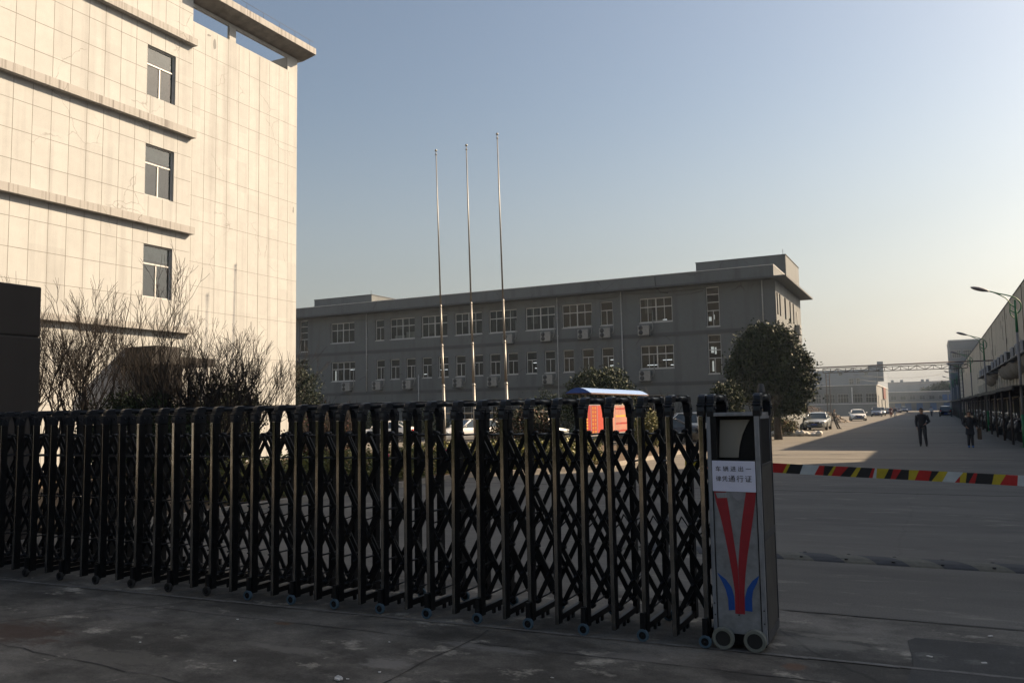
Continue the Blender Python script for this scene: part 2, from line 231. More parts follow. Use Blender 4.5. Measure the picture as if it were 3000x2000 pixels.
# ------------------------------------------------------------------ mesh builder
class MB:
    def __init__(s): s.v = []; s.f = []; s.m = []; s.sm = []
    def add(s, vs, fs, mi=0, smooth=False):
        o = len(s.v); s.v.extend([tuple(p) for p in vs]); s.f.extend([tuple(i + o for i in f) for f in fs]); s.m.extend([mi] * len(fs)); s.sm.extend([smooth] * len(fs)); return s
    def box(s, x0, x1, y0, y1, z0, z1, mi=0, b=0.0):
        if b <= 0:
            vs = [(x, y, z) for z in (z0, z1) for y in (y0, y1) for x in (x0, x1)]
            return s.add(vs, [(0, 2, 3, 1), (4, 5, 7, 6), (0, 1, 5, 4), (2, 6, 7, 3), (0, 4, 6, 2), (1, 3, 7, 5)], mi)
        bm = bmesh.new(); bmesh.ops.create_cube(bm, size=1)
        for q in bm.verts: q.co = Vector(((x0 + x1) / 2 + q.co.x * (x1 - x0), (y0 + y1) / 2 + q.co.y * (y1 - y0), (z0 + z1) / 2 + q.co.z * (z1 - z0)))
        bmesh.ops.bevel(bm, geom=bm.edges[:], offset=b, segments=2, affect='EDGES', profile=0.5)
        bm.verts.index_update(); s.add([q.co[:] for q in bm.verts], [[q.index for q in f.verts] for f in bm.faces], mi); bm.free(); return s
    def quad(s, a, b, c, d, mi=0): return s.add([a, b, c, d], [(0, 1, 2, 3)], mi)
    def poly(s, pts, mi=0): return s.add(pts, [tuple(range(len(pts)))], mi)
    def tube(s, path, r, n=6, mi=0, smooth=True, cap=True, flat=1.0):
        P = [Vector(p) for p in path]; k = len(P); rr = r if isinstance(r, (list, tuple)) else [r] * k
        vs = []; prev = None
        for i in range(k):
            t = (P[min(i + 1, k - 1)] - P[max(i - 1, 0)])
            if t.length < 1e-9: t = Vector((0, 0, 1))
            t.normalize()
            if prev is None:
                a = Vector((0, 0, 1)) if abs(t.z) < 0.9 else Vector((1, 0, 0)); u = t.cross(a).normalized()
            else:
                u = (prev - t * prev.dot(t))
                if u.length < 1e-6: u = t.cross(Vector((1, 0, 0)))
                u.normalize()
            prev = u; w_ = t.cross(u)
            for j in range(n):
                an = 2 * math.pi * j / n + math.pi / n
                vs.append(P[i] + (u * math.cos(an) + w_ * math.sin(an) * flat) * rr[i])
        fs = [(i * n + j, i * n + (j + 1) % n, (i + 1) * n + (j + 1) % n, (i + 1) * n + j) for i in range(k - 1) for j in range(n)]
        if cap: fs += [tuple(range(n))[::-1], tuple((k - 1) * n + j for j in range(n))]
        return s.add(vs, fs, mi, smooth)
    def ball(s, c, r, mi=0, nu=10, nv=7, smooth=True, jit=0.0):
        rx_, ry_, rz_ = r if isinstance(r, (list, tuple)) else (r, r, r)
        vs = []
        for i in range(nv + 1):
            th = math.pi * i / nv
            for j in range(nu):
                ph = 2 * math.pi * j / nu; k = 1 + (random.uniform(-jit, jit) if jit else 0)
                vs.append((c[0] + rx_ * k * math.sin(th) * math.cos(ph), c[1] + ry_ * k * math.sin(th) * math.sin(ph), c[2] + rz_ * k * math.cos(th)))
        fs = [(i * nu + j, (i + 1) * nu + j, (i + 1) * nu + (j + 1) % nu, i * nu + (j + 1) % nu) for i in range(nv) for j in range(nu)]
        return s.add(vs, fs, mi, smooth)
    def prism(s, pts2, axis, a, b, mi=0, mi_side=None):
        """pts2 polygon in the two other axes (x: y,z; y: x,z; z: x,y)"""
        def P(p, t): return (t, p[0], p[1]) if axis == 'x' else ((p[0], t, p[1]) if axis == 'y' else (p[0], p[1], t))
        n = len(pts2); vs = [P(p, a) for p in pts2] + [P(p, b) for p in pts2]
        s.add(vs, [tuple(range(n)), tuple(range(2 * n - 1, n - 1, -1))], mi)
        s.add(vs, [(i, (i + 1) % n, n + (i + 1) % n, n + i) for i in range(n)], mi if mi_side is None else mi_side); return s
    def disc_wheel(s, c, r, w_, axis='y', n=18, mi=0, hub=0.55, mi2=1):
        """tyre ring + recessed hub"""
        cx, cy, cz = c
        def P(a, rad, t):
            if axis == 'y': return (cx + rad * math.cos(a), cy + t, cz + rad * math.sin(a))
            return (cx + t, cy + rad * math.cos(a), cz + rad * math.sin(a))
        prof = [(r * hub, -w_ * .3), (r * hub, -w_ / 2), (r * .93, -w_ / 2), (r, -w_ * .3), (r, w_ * .3), (r * .93, w_ / 2), (r * hub, w_ / 2), (r * hub, w_ * .3)]
        k = len(prof); vs = [P(2 * math.pi * i / n, *prof[j]) for i in range(n) for j in range(k)]
        fs = [(i * k + j, i * k + j + 1, ((i + 1) % n) * k + j + 1, ((i + 1) % n) * k + j) for i in range(n) for j in range(k - 1)]
        s.add(vs, fs, mi, False)
        for t in (-w_ * .3, w_ * .3):
            s.add([P(2 * math.pi * i / n, r * hub, t) for i in range(n)], [tuple(range(n))], mi2)
        return s
    def transform(s, mtx):
        s.v = [tuple(mtx @ Vector(p)) for p in s.v]; return s
    def mesh(s, name, mats, off=(0, 0, 0)):
        me = bpy.data.meshes.new(name)
        vs = [(p[0] - off[0], p[1] - off[1], p[2] - off[2]) for p in s.v] if any(off) else s.v
        me.from_pydata(vs, [], s.f)
        for q in mats: me.materials.append(M[q] if isinstance(q, str) else q)
        if len(mats) > 1: me.polygons.foreach_set('material_index', s.m)
        if any(s.sm): me.polygons.foreach_set('use_smooth', s.sm)
        me.update(); return me
def root_loc(o):
    while o.parent: o = o.parent
    return o
def build(name, mb, mats, parent=None, world=False, label=None):
    """link mb as one object; world=True: mb is in world coordinates and the root is only translated"""
    if not isinstance(mats, (list, tuple)): mats = [mats]
    off = tuple(root_loc(parent).location) if (parent and world) else (0, 0, 0)
    o = bpy.data.objects.new(name, mb.mesh(name, mats, off)); C.objects.link(o)
    if parent: o.parent = parent
    if label: o['label'] = label
    return o
def tag(o, label, cat, group=None, kind=None):
    if label: o['label'] = label
    if cat: o['category'] = cat
    if group: o['group'] = group
    if kind: o['kind'] = kind
    return o
def thing(name, label, cat, loc=(0, 0, 0), rz=0, group=None):
    o = bpy.data.objects.new(name, None); o.empty_display_size = 0.2; C.objects.link(o); o.location = loc; o.rotation_euler = (0, 0, rz)
    return tag(o, label, cat, group)
def dup(o, loc=None, rz=None, label=None, parent=None, first=True):
    c = o.copy(); C.objects.link(c)
    if parent: c.parent = parent; c.matrix_parent_inverse = Matrix()
    if loc is not None: c.location = loc
    if rz is not None: c.rotation_euler = (0, 0, rz)
    if label: c['label'] = label
    for ch in list(o.children): dup(ch, parent=c, first=False)
    return c
def struct(name, mb, mats): 
    o = build(name, mb, mats); o['kind'] = 'structure'; return o

def holewall(mb, O, U, N, u0, u1, z0, z1, holes, depth, mi=0, mr=0):
    """wall quad grid in plane O + u*U + z*Z with rectangular holes and reveals going in along -N"""
    O = Vector(O); U = Vector(U); N = Vector(N); Z = Vector((0, 0, 1))
    us = sorted(set([u0, u1] + [h[0] for h in holes] + [h[1] for h in holes])); zs = sorted(set([z0, z1] + [h[2] for h in holes] + [h[3] for h in holes]))
    us = [u for u in us if u0 <= u <= u1]; zs = [z for z in zs if z0 <= z <= z1]
    P = lambda u, z, d=0: tuple(O + U * u + Z * z - N * d)
    for a, b in zip(us, us[1:]):
        for c, d in zip(zs, zs[1:]):
            um, zm = (a + b) / 2, (c + d) / 2
            if any(h[0] < um < h[1] and h[2] < zm < h[3] for h in holes): continue
            mb.quad(P(a, c), P(b, c), P(b, d), P(a, d), mi)
    for h in holes:
        a, b, c, d = h
        mb.quad(P(a, c), P(a, d), P(a, d, depth), P(a, c, depth), mr); mb.quad(P(b, c), P(b, c, depth), P(b, d, depth), P(b, d), mr)
        mb.quad(P(a, c), P(a, c, depth), P(b, c, depth), P(b, c), mr); mb.quad(P(a, d), P(b, d), P(b, d, depth), P(a, d, depth), mr)
def obox(mb, O, U, N, u0, u1, d0, d1, z0, z1, mi=0):
    """box in wall coordinates: u along wall, d outward along N"""
    O = Vector(O); U = Vector(U); N = Vector(N)
    vs = [tuple(O + U * u + N * d + Vector((0, 0, z))) for z in (z0, z1) for d in (d0, d1) for u in (u0, u1)]
    mb.add(vs, [(0, 2, 3, 1), (4, 5, 7, 6), (0, 1, 5, 4), (2, 6, 7, 3), (0, 4, 6, 2), (1, 3, 7, 5)], mi)
def window(parent, O, U, N, a, b, c, d, cols, rows, depth, fm='window_frame', gm='glass_dark', t=0.045, ledge=None, sub=None):
    """frame part with a pane sub-part. cols/rows: fractions of inner bars. sub: top row share"""
    f = MB(); D0, D1 = -depth, -depth + 0.06
    obox(f, O, U, N, a, a + t, D0, D1, c, d); obox(f, O, U, N, b - t, b, D0, D1, c, d)
    obox(f, O, U, N, a + t, b - t, D0, D1, c, c + t); obox(f, O, U, N, a + t, b - t, D0, D1, d - t, d)
    for r_ in rows: z = c + (d - c) * r_; obox(f, O, U, N, a + t, b - t, D0 + .003, D1 - .003, z - t / 2, z + t / 2)
    for q in cols:
        fr, lo, hi, wd = q if isinstance(q, tuple) else (q, 0, 1, t * .8)
        u = a + (b - a) * fr; obox(f, O, U, N, u - wd / 2, u + wd / 2, D0 + .006, D1 - .006, c + t + (d - c - 2 * t) * lo, c + t + (d - c - 2 * t) * hi)
    if ledge: obox(f, O, U, N, a - .03, b + .03, -depth, ledge, c - .06, c - .002)
    w_ = build('window', f, fm, parent, world=True)
    g = MB(); O_ = Vector(O); U_ = Vector(U); N_ = Vector(N); P = lambda u, z: tuple(O_ + U_ * u + Vector((0, 0, z)) + N_ * (D0 + .025))
    g.quad(P(a + t * .5, c + t * .5), P(b - t * .5, c + t * .5), P(b - t * .5, d - t * .5), P(a + t * .5, d - t * .5))
    build('pane', g, gm, w_, world=True); return w_
# ================================================================== SETTING
def sheet(name, pts, z, m): return struct(name, MB().poly([(p[0], p[1], z) for p in pts]), m)
rect = lambda a, b, c, d: [(a, c), (b, c), (b, d), (a, d)]
sheet('ground', rect(-900, 900, -900, 900), -0.02, 'soil')
sheet('road', rect(-80, 12, 7.85, 360), 0.0, 'concrete_yard')
sheet('pavement', rect(-60, 12, -60, 7.85), -0.003, 'concrete_apron')
jm = MB()
for y in (19.0, 31.0, 45.0, 62, 84): jm.box(-12, 6.6, y, y + .014, 0, .004)
struct('road_joints', jm, 'joint')
# crack and expansion joints of the apron, pale worn edge along the gate track
jm = MB()
def wiggle(x0, y0, x1, y1, n, a, wd, z):
    pts = []
    for i in range(n + 1):
        t = i / n; pts.append(Vector((x0 + (x1 - x0) * t + random.uniform(-a, a), y0 + (y1 - y0) * t + random.uniform(-a, a), z)))
    for p, q in zip(pts, pts[1:]):
        d = (q - p).normalized(); s_ = Vector((-d.y, d.x, 0)) * wd * random.uniform(.4, 1.2)
        jm.poly([p - s_, q - s_, q + s_, p + s_])
wiggle(-9.6, 5.55, 4, 6.12, 60, .012, .006, .001)
wiggle(-3.4, 6.2, -3.45, 1.0, 26, .02, .007, .0015)
wiggle(-9, 4.35, -3.4, 4.1, 30, .02, .005, .002)
wiggle(-1.25, 7.84, 4, 7.95, 30, .008, .008, .002)
wiggle(0.1, 6.2, -0.35, 5.0, 10, .03, .01, .0025)
struct('pavement_joints', jm, 'joint')
jm = MB()
for i in range(46):
    x = -12 + i * .3; jm.poly([(x, 6.0 + (x + 9.77) * .0548 - .035 + random.uniform(-.012, .012), .0035), (x + .3, 6.0 + (x + 10.07) * .0548 - .035, .0035), (x + .3, 6.0 + (x + 10.07) * .0548 - .085 + random.uniform(-.01, .01), .0035), (x, 6.0 + (x + 9.77) * .0548 - .075, .0035)])
struct('gate_track_edge', jm, mat('track_edge', (0.13, 0.125, 0.115), 0.9, 0.35, 12))
struct('asphalt_patch', MB().prism([(-.27, 7.2), (-.22, 7.3), (.3, 7.34), (4.5, 7.5), (4.5, 4.0), (.1, 4.2), (-.12, 5.2), (-.25, 6.1), (-.22, 6.6)], 'z', -0.002, 0.0015), 'asphalt_patch')
jm = MB()
for y in (75.5, 131, 133.2): jm.box(-5.5, 2.8, y, y + .3, 0, .004)
struct('road_markings', jm, 'road_paint')
bed = [(-12.0, 8.6), (-12.0, 20.4), (-9.4, 24.2), (-9.4, 39.5), (-23.9, 39.5), (-23.9, 8.6)]
struct('planting_bed', MB().prism(bed, 'z', -.01, 0.09), 'soil')
kb = MB()
for a, b in zip(bed, bed[1:4] + bed[4:5]):
    a = Vector((*a, 0)); b = Vector((*b, 0)); d = (b - a).normalized(); nn = Vector((d.y, -d.x, 0)); 
    kb.prism([tuple((a + nn * .002)[:2]), tuple((b + nn * .002)[:2]), tuple((b + nn * .14)[:2]), tuple((a + nn * .14)[:2])], 'z', 0, .13)
struct('kerb', kb, 'kerb')

# ------------------------------------------------------------------ white office block
wb = thing('office_building', 'tall sunlit white panelled office building with three stained ledges, filling the left of the view', 'building', (-24.6, 10, 0))
U, N = (0, 1, 0), (1, 0, 0)
mb = MB()
nw = [(19.85, 21.1, 13.42, 15.30), (19.85, 21.1, 9.76, 11.64), (19.85, 21.1, 6.10, 8.0)]
holewall(mb, (-24.6, 0, 0), U, N, -14, 21.88, 0, 23, nw, 0.16)
mb.quad((-24.6, 21.88, 0), (-24.8, 21.88, 0), (-24.8, 21.88, 23), (-24.6, 21.88, 23))
mb.quad((-24.8, 21.88, 18.3), (-45, 21.88, 18.3), (-45, 21.88, 23), (-24.8, 21.88, 23)); mb.quad((-24.6, -14, 23), (-24.6, 21.88, 23), (-45, 21.88, 23), (-45, -14, 23))
mb.quad((-24.6, -14, 0), (-45, -14, 0), (-45, -14, 23), (-24.6, -14, 23))
op = [(21.93, 23.92, 17.15, 17.74), (24.27, 27.33, 17.15, 17.74)]
holewall(mb, (-24.8, 0, 0), U, N, 21.88, 27.96, 0, 17.87, op, 0.12)
holewall(mb, (-24.92, 0, 0), U, (-1, 0, 0), 21.88, 27.96, 16.6, 17.87, op, 0.0)
mb.quad((-24.8, 27.96, 0), (-40, 27.96, 0), (-40, 27.96, 16.6), (-24.8, 27.96, 16.6)); mb.quad((-24.8, 27.96, 16.6), (-24.92, 27.96, 16.6), (-24.92, 27.96, 17.87), (-24.8, 27.96, 17.87))
mb.quad((-25.02, 21.88, 16.6), (-25.02, 27.96, 16.6), (-40, 27.96, 16.6), (-40, 21.88, 16.6))
J = 1
def jl(y, x, z0, z1, w_=.0075): mb.box(x - .01, x + .002, y - w_, y + w_, z0, z1, J)
def jh(z, x, y0, y1, w_=.0075): mb.box(x - .01, x + .0026, y0, y1, z - w_, z + w_, J)
led = [(15.98, 16.25), (12.36, 12.65), (8.66, 8.93), (4.92, 5.14)]
segz = [(0, 4.92), (5.16, 8.62), (9.0, 12.32), (12.72, 15.96), (16.30, 22)]
y = 21.24; ys = []
while y > 2: ys.append(y); y -= .618
for yy in ys:
    for a, b in segz:
        bl = [h for h in nw if h[0] < yy < h[1] and a < h[2] < b]
        if bl: jl(yy, -24.6, a, bl[0][2]); jl(yy, -24.6, bl[0][3], b)
        else: jl(yy, -24.6, a, b)
for z in (2.3, 3.3, 4.3, 6.10, 7.06, 8.0, 9.76, 10.7, 11.64, 13.42, 14.36, 15.30, 17.3, 18.3, 19.3, 20.3):
    blk = [h for h in nw if h[2] - .001 <= z <= h[3] + .001]
    if blk: jh(z, -24.6, 2, 19.84); jh(z, -24.6, 21.11, 21.87)
    else: jh(z, -24.6, 2, 21.87)
for k in range(10):
    jl(22.1 + .588 * k, -24.8, 0, 17.1 if k not in (3,) else 17.8, .006 if k != 6 else .012)
for z in (2.3, 3.25, 4.2, 5.88, 6.81, 7.73, 9.35, 10.28, 11.22, 12.83, 13.76, 14.72, 16.05): jh(z, -24.8, 21.89, 27.95, .006)
build('wall', mb, ['white_wall', 'panel_joint'], wb, world=True)
for yy, zz, ww, hh in ((23.15, 16.62, .09, .42), (22.85, 16.9, .13, .10), (27.75, 10.9, .05, .3)):
    mb = MB(); mb.poly([(-24.797, yy + ww * (math.cos(a) * random.uniform(.5, 1.1)), zz + hh * .6 * math.sin(a) * random.uniform(.6, 1.1)) for a in np.linspace(0, 6.0, 11)]); build('peeled_patch', mb, 'far_wall', wb, world=True)
for a, b in led:
    mb = MB(); n_ = 60
    mb.box(-24.6, -24.35, -14, 21.90, a, b)
    build('ledge', mb, 'ledge_wall', wb, world=True)
for h in nw:
    window(wb, (-24.6, 0, 0), U, N, *h, [(0.5, 0.0, .62, .05)], [.64], 0.16, gm='glass_blue', t=.05, ledge=.0)
mb = MB()
for h in nw:
    mb.box(-27.5, -24.9, h[0] - 1.2, h[1] + 1.2, h[2] - .9, h[3] + .3)
    mb.box(-24.85, -24.80, h[0] - .05, h[1] + .05, h[3] - .55, h[3] + .05, 1)
build('room', mb, [mat('room_wall', (.07, .085, .085), .9, .2, 2), 'interior_pale'], wb, world=True)
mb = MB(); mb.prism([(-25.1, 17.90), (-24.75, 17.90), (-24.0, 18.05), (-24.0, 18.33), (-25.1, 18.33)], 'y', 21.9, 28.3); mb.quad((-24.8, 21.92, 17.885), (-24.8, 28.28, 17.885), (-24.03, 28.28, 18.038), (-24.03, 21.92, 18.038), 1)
build('roof_slab', mb, ['ledge_wall', 'soffit_shade'], wb, world=True)
mb = MB()
mb.box(-32, -31.6, 21.9, 27.9, 17.2, 17.85); mb.box(-32, -25.05, 27.5, 27.9, 17.45, 17.86); mb.box(-31.9, -31.6, 27.5, 27.9, 16.6, 17.2); mb.box(-28.4, -28.1, 27.55, 27.85, 16.6, 17.45)
build('roof_frame', mb, 'white_wall', wb, world=True)
mb = MB(); mb.tube([(-24.05, 22, 18.6), (-24.05, 28.2, 18.6)], .008, 4)
for y in np.arange(22.2, 28.1, .95): mb.tube([(-24.05, y, 18.36), (-24.05, y, 18.6)], .007, 4)
build('lightning_wire', mb, 'ac_dark', wb, world=True)
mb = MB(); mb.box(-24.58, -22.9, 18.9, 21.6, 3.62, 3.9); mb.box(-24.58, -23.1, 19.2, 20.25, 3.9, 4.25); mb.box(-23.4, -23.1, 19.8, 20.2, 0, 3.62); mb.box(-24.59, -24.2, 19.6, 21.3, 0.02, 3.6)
build('shadow_block', mb, mat('shadow_block_dark', (0.014, 0.013, 0.013), 0.8, 0.3, 3), wb, world=True)  # added near-black block standing in for a shadow cast on the wall

# ------------------------------------------------------------------ grey factory building
gb = thing('factory_building', 'long grey three-storey factory building in shade with rows of white framed windows', 'building', (-31, 60, 0))
U, N, O = (1, 0, 0), (0, -1, 0), (0, 60, 0)
upW = [(-49.07, -46.36), (-42.46, -39.85), (-39.14, -36.53), (-35.78, -33.15), (-32.48, -29.9), (-29.11, -26.49), (-25.89, -23.34), (-19.49, -16.94)]
upN = [(-44.03, -43.08), (-22.66, -21.63)]
loW = [(-49.0, -46.29), (-19.51, -16.93)]
loN = [(-43.98, -43.03), (-42.43, -41.47), (-40.78, -39.79), (-39.11, -38.13), (-37.46, -36.46), (-35.74, -34.78), (-34.0, -33.11), (-32.47, -31.48), (-30.82, -29.86), (-29.1, -28.17), (-27.48, -26.56), (-25.87, -24.94), (-24.27, -23.26), (-22.63, -21.65)]
H = [(a, b, 8.40, 10.24) for a, b in upW + upN] + [(a, b, 4.91, 6.65) for a, b in loW + loN]
stair = [(-14.4, -13.44, 7.8, 10.71), (-52.75, -51.77, 7.8, 10.71), (-14.4, -13.42, 4.36, 7.2), (-52.75, -51.77, 4.5, 7.1)]
grd = [(a, b, 1.25, 2.95) for a, b in [(-48.6, -46.6), (-43.9, -42.4), (-40.4, -38.4), (-35.7, -33.6), (-32.4, -30.4), (-25.6, -23.6), (-19.4, -17.0), (-14.6, -12.6)]]
mb = MB()
holewall(mb, O, U, N, -78, -9.47, 0, 10.86, H + stair + grd, 0.22, 0, 0)
eh = [(.02 + .35, .95, 8.42, 10.02), (1.5, 2.1, 8.42, 10.02), (3.8, 4.55, 8.40, 10.02), (6.3, 6.95, 8.4, 10.02), (8.0, 8.6, 8.4, 10.02), (1.5, 2.1, 4.95, 6.5), (3.8, 4.5, 4.95, 6.5), (6.3, 6.95, 4.95, 6.5), (8.0, 8.6, 4.95, 6.5)]
holewall(mb, (-9.47, 60, 0), (0, 1, 0), (1, 0, 0), 0, 12.4, 0, 10.86, eh, 0.2, 0, 0)
bk = []
holewall(mb, (0, 72.4, 0), U, (0, 1, 0), -78, -9.47, 0, 10.86, bk, 0.2, 0, 0)
mb.quad((-78, 60, 0), (-78, 72.4, 0), (-78, 72.4, 10.86), (-78, 60, 10.86))
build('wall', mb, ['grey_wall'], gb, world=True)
mb = MB()
mb.box(-78, -9.8, 60.6, 60.62, 3.7, 3.9); mb.box(-78, -9.8, 60.3, 72.1, 3.7, 3.8); mb.box(-78, -9.8, 60.3, 72.1, 7.4, 7.5)
mb.box(-78, -9.7, 62.3, 62.4, .1, 10.8); mb.box(-10.4, -10.3, 60.3, 72.1, 0.1, 10.8); mb.box(-78, -15.4, 65.5, 65.6, 0.1, 10.8); mb.box(-15.5, -15.3, 60.3, 72.1, .1, 10.8)
build('interior_floor', mb, 'interior', gb, world=True)
mb = MB()
for z0, z1 in ((7.28, 7.55), (3.60, 3.86)):
    mb.box(-78, -9.44, 59.965, 60.0, z0, z1); mb.box(-9.47, -9.44, 60.0, 72.4, z0, z1)
build('string_course', mb, 'grey_band', gb, world=True)
mb = MB(); mb.box(-78, -8.55, 59.0, 73.3, 10.86, 10.985)
build('eaves_slab', mb, 'grey_band', gb, world=True)
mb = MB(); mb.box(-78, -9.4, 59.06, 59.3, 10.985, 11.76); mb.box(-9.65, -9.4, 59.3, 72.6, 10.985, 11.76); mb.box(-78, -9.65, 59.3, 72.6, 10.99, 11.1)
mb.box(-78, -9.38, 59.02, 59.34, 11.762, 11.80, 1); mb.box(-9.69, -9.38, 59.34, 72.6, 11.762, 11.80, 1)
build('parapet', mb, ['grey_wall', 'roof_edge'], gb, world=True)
for x0, x1, y0, y1, z1 in ((-16.4, -9.475, 65.4, 72.39, 13.5), (-54.4, -47.4, 64, 68.2, 13.27)):
    mb = MB(); mb.box(x0, x1, y0, y1, 11.1, z1); mb.box(x0 - .04, x1 + .04, y0 - .04, y1 + .04, z1, z1 + .06, 1); mb.tube([(x1 - .2, y0 + .2, z1), (x1 - .2, y0 + .2, z1 + .5)], .02, 4, 1)
    build('roof_room', mb, ['grey_wall', 'grey_band'], gb, world=True)
for a, b in upW: window(gb, O, U, N, a, b, 8.40, 10.24, [(.25, 0, 1, .045), (.5, 0, 1, .09), (.75, 0, 1, .045)], [.63], .18, t=.07, ledge=.02)
for a, b in loW: window(gb, O, U, N, a, b, 4.91, 6.65, [(.25, 0, 1, .045), (.5, 0, 1, .09), (.75, 0, 1, .045)], [.63], .18, t=.07, ledge=.02)
for a, b in upN: window(gb, O, U, N, a, b, 8.40, 10.24, [(.5, 0, .63, .05)], [.63], .18, t=.06, ledge=.02)
for a, b in loN: window(gb, O, U, N, a, b, 4.91, 6.65, [(.5, 0, .63, .05)], [.63], .18, t=.06, ledge=.02)
for a, b, c, d in stair: window(gb, O, U, N, a, b, c, d, [(.5, 0, .4, .05)], [.40, .61, .81], .18, t=.06, ledge=.02)
for a, b, c, d in grd: window(gb, O, U, N, a, b, c, d, [.33, .66], [.66], .18, fm='window_frame_grey', t=.06)
for a, b, c, d in eh: window(gb, (-9.47, 60, 0), (0, 1, 0), (1, 0, 0), a, b, c, d, [.5], [.63], .16, t=.05, fm='window_frame_grey')
# lamps that are on inside, seen through the panes
lit = [(-37.9, 5.62, .7), (-38.6, 5.3, .6), (-39.95, 5.3, .5), (-35.2, 5.9, .9), (-33.7, 5.5, .6), (-31.8, 5.5, .4), (-28.7, 5.85, 1.1), (-28.6, 5.4, 1.0), (-26.9, 5.5, .5), (-23.6, 5.3, .7), (-22.1, 5.8, .8), (-22.1, 5.35, .9), (-19.1, 5.25, .8), (-17.9, 5.6, .7), (-47.9, 6.0, .5), (-18.3, 8.7, .9), (-18.9, 8.6, .7), (-17.4, 5.2, .5)]
for x, z, l_ in lit:
    mb = MB(); mb.box(x - l_ / 2, x + l_ / 2, 61.6, 61.68, z, z + .035)
    build('fluorescent_lamp', mb, 'tube_light', gb, world=True)
for x0, z0, w_, h_ in ((-14.33, 8.25, .2, .3), (-14.0, 8.35, .1, .35), (-14.25, 5.9, .2, .45), (-13.98, 5.8, .12, .5), (-14.2, 4.55, .12, .75), (-48.85, 4.95, .12, .95), (-41.0, 8.48, .9, .55), (-42.2, 8.46, 1.1, .3), (-18.6, 8.46, .8, .15), (-25.6, 8.46, 2.0, .1)):
    mb = MB(); mb.box(x0, x0 + w_, 60.4, 60.42, z0, z0 + h_); build('bright_item', mb, 'daylight_glow' if x0 > -15 or h_ > .9 else 'interior_pale', gb, world=True)  # some panels glow in place of daylight, the others are plain pale boxes
for k, (a, b, f_) in enumerate(((-42.0, -41.2, .5), (-38.6, -37.9, .8), (-35.2, -34.9, .6), (-28.8, -28.2, .7), (-25.4, -24.9, .35), (-19.2, -18.6, .6), (-48.6, -48.2, .8), (-31.2, -30.4, .4))):
    mb = MB(); mb.box(a, b, 60.45, 60.47, 10.24 - 1.84 * f_, 10.24); build('curtain', mb, mat('curtain', (.13, .13, .12), .9, .3, 6), gb, world=True)
for x0, z0, x1, z1 in ((-47, 10.5, -44.6, 10.35), (-38, 10.6, -33, 10.5), (-24, 10.62, -21.2, 10.5), (-16.6, 10.3, -14.6, 10.45), (-21.6, 10.75, -14.5, 10.6)):
    mb = MB(); mb.tube([(x0, 59.98, z0), ((x0 + x1) / 2, 59.98, (z0 + z1) / 2 - .08), (x1, 59.98, z1)], .018, 4); build('cable', mb, 'ac_dark', gb, world=True)
mb = MB(); mb.tube([(-17.9, 58.98, 11.7), (-17.85, 58.98, 10.95), (-17.8, 59.97, 10.6), (-17.2, 59.97, 10.5)], .03, 4); build('conduit', mb, 'ac_dark', gb, world=True)
for px, z0, z1 in ((-44.96, 3.9, 10.86), (-26.27, 0.3, 10.86), (-20.9, 0.3, 10.86), (-10.37, 7.9, 10.86), (-39.43, 0.3, 5.2)):
    mb = MB(); mb.tube([(px, 59.93, z0), (px, 59.93, z1)], .045, 6)
    z = z0 + .5
    while z < z1: mb.box(px - .06, px + .06, 59.9, 59.998, z, z + .04); z += 1.4
    build('downpipe', mb, 'downpipe', gb, world=True)

# ------------------------------------------------------------------ right-hand workshop with shed roof along it
rb = thing('workshop_building', 'long high beige workshop wall with dark rain streaks on the right side of the road', 'building', (6.65, 120, 0))
mb = MB(); mb.box(6.65, 34, 48.6, 245, 0, 11.05)
mb.box(6.60, 34.05, 48.55, 245, 11.05, 11.13, 1)
build('wall', mb, ['beige_wall', 'grey_band'], rb, world=True)
for i in range(30):
    y = 49.5 + i * 3.4; mb = MB(); mb.box(6.5, 6.648, y, y + .28, 2.6, 4.7)
    build('pilaster', mb, mat('pilaster', (0.46, 0.44, 0.39), 0.8, 0.2, 2), rb, world=True)
for i in range(22):
    y = 49.4 + i * 6.8; mb = MB(); mb.box(6.62, 6.6505, y, y + 5.2, 0.0, 2.35); build('under_shed_shade', mb, 'shed_shade_dark', rb, world=True)  # dark strips standing in for the shade under the shed roof
mb = MB()
for i in range(34):
    y = random.uniform(62, 215); z = random.uniform(6.6, 10.6); mb.box(6.63, 6.6515, y, y + random.uniform(.05, .12), z - random.uniform(.5, 1.5), z)
for y in (75, 92, 112, 140): mb.box(6.61, 6.6512, y, y + .1, 6.3, 11.0)
build('stain', mb, mat('stain', (0.09, 0.075, 0.055), 0.95, 0.4, 4), rb, world=True)

tw = thing('office_tower', 'tall plain office block beside the entrance, out of view to the right, shading the gate', 'building', (7, 30, 0))
mb = MB(); hs = [(y, y + 1.8, z, z + 1.7) for y in np.arange(23, 35, 4.0) for z in (1.2, 4.9, 8.6, 12.3, 16, 19.7)]
holewall(mb, (7, 0, 0), (0, 1, 0), (-1, 0, 0), 21.6, 38, 0, 24, hs, .2)
mb.quad((7, 38, 0), (32, 38, 0), (32, 38, 24), (7, 38, 24)); mb.quad((7, 21.6, 0), (32, 21.6, 0), (32, 21.6, 24), (7, 21.6, 24)); mb.quad((7, 21.6, 24), (7, 38, 24), (32, 38, 24), (32, 21.6, 24)); mb.quad((32, 21.6, 0), (32, 38, 0), (32, 38, 24), (32, 21.6, 24))
mb.box(8.0, 24, 38.05, 48.5, 0, 9.0)  # unseen lower link block, added to shade the right end of the sunlit patch
build('wall', mb, 'grey_wall', tw, world=True)
mb = MB(); mb.box(7.25, 7.3, 21.8, 37.8, .2, 23.6); build('window_band', mb, 'car_glass', tw, world=True)

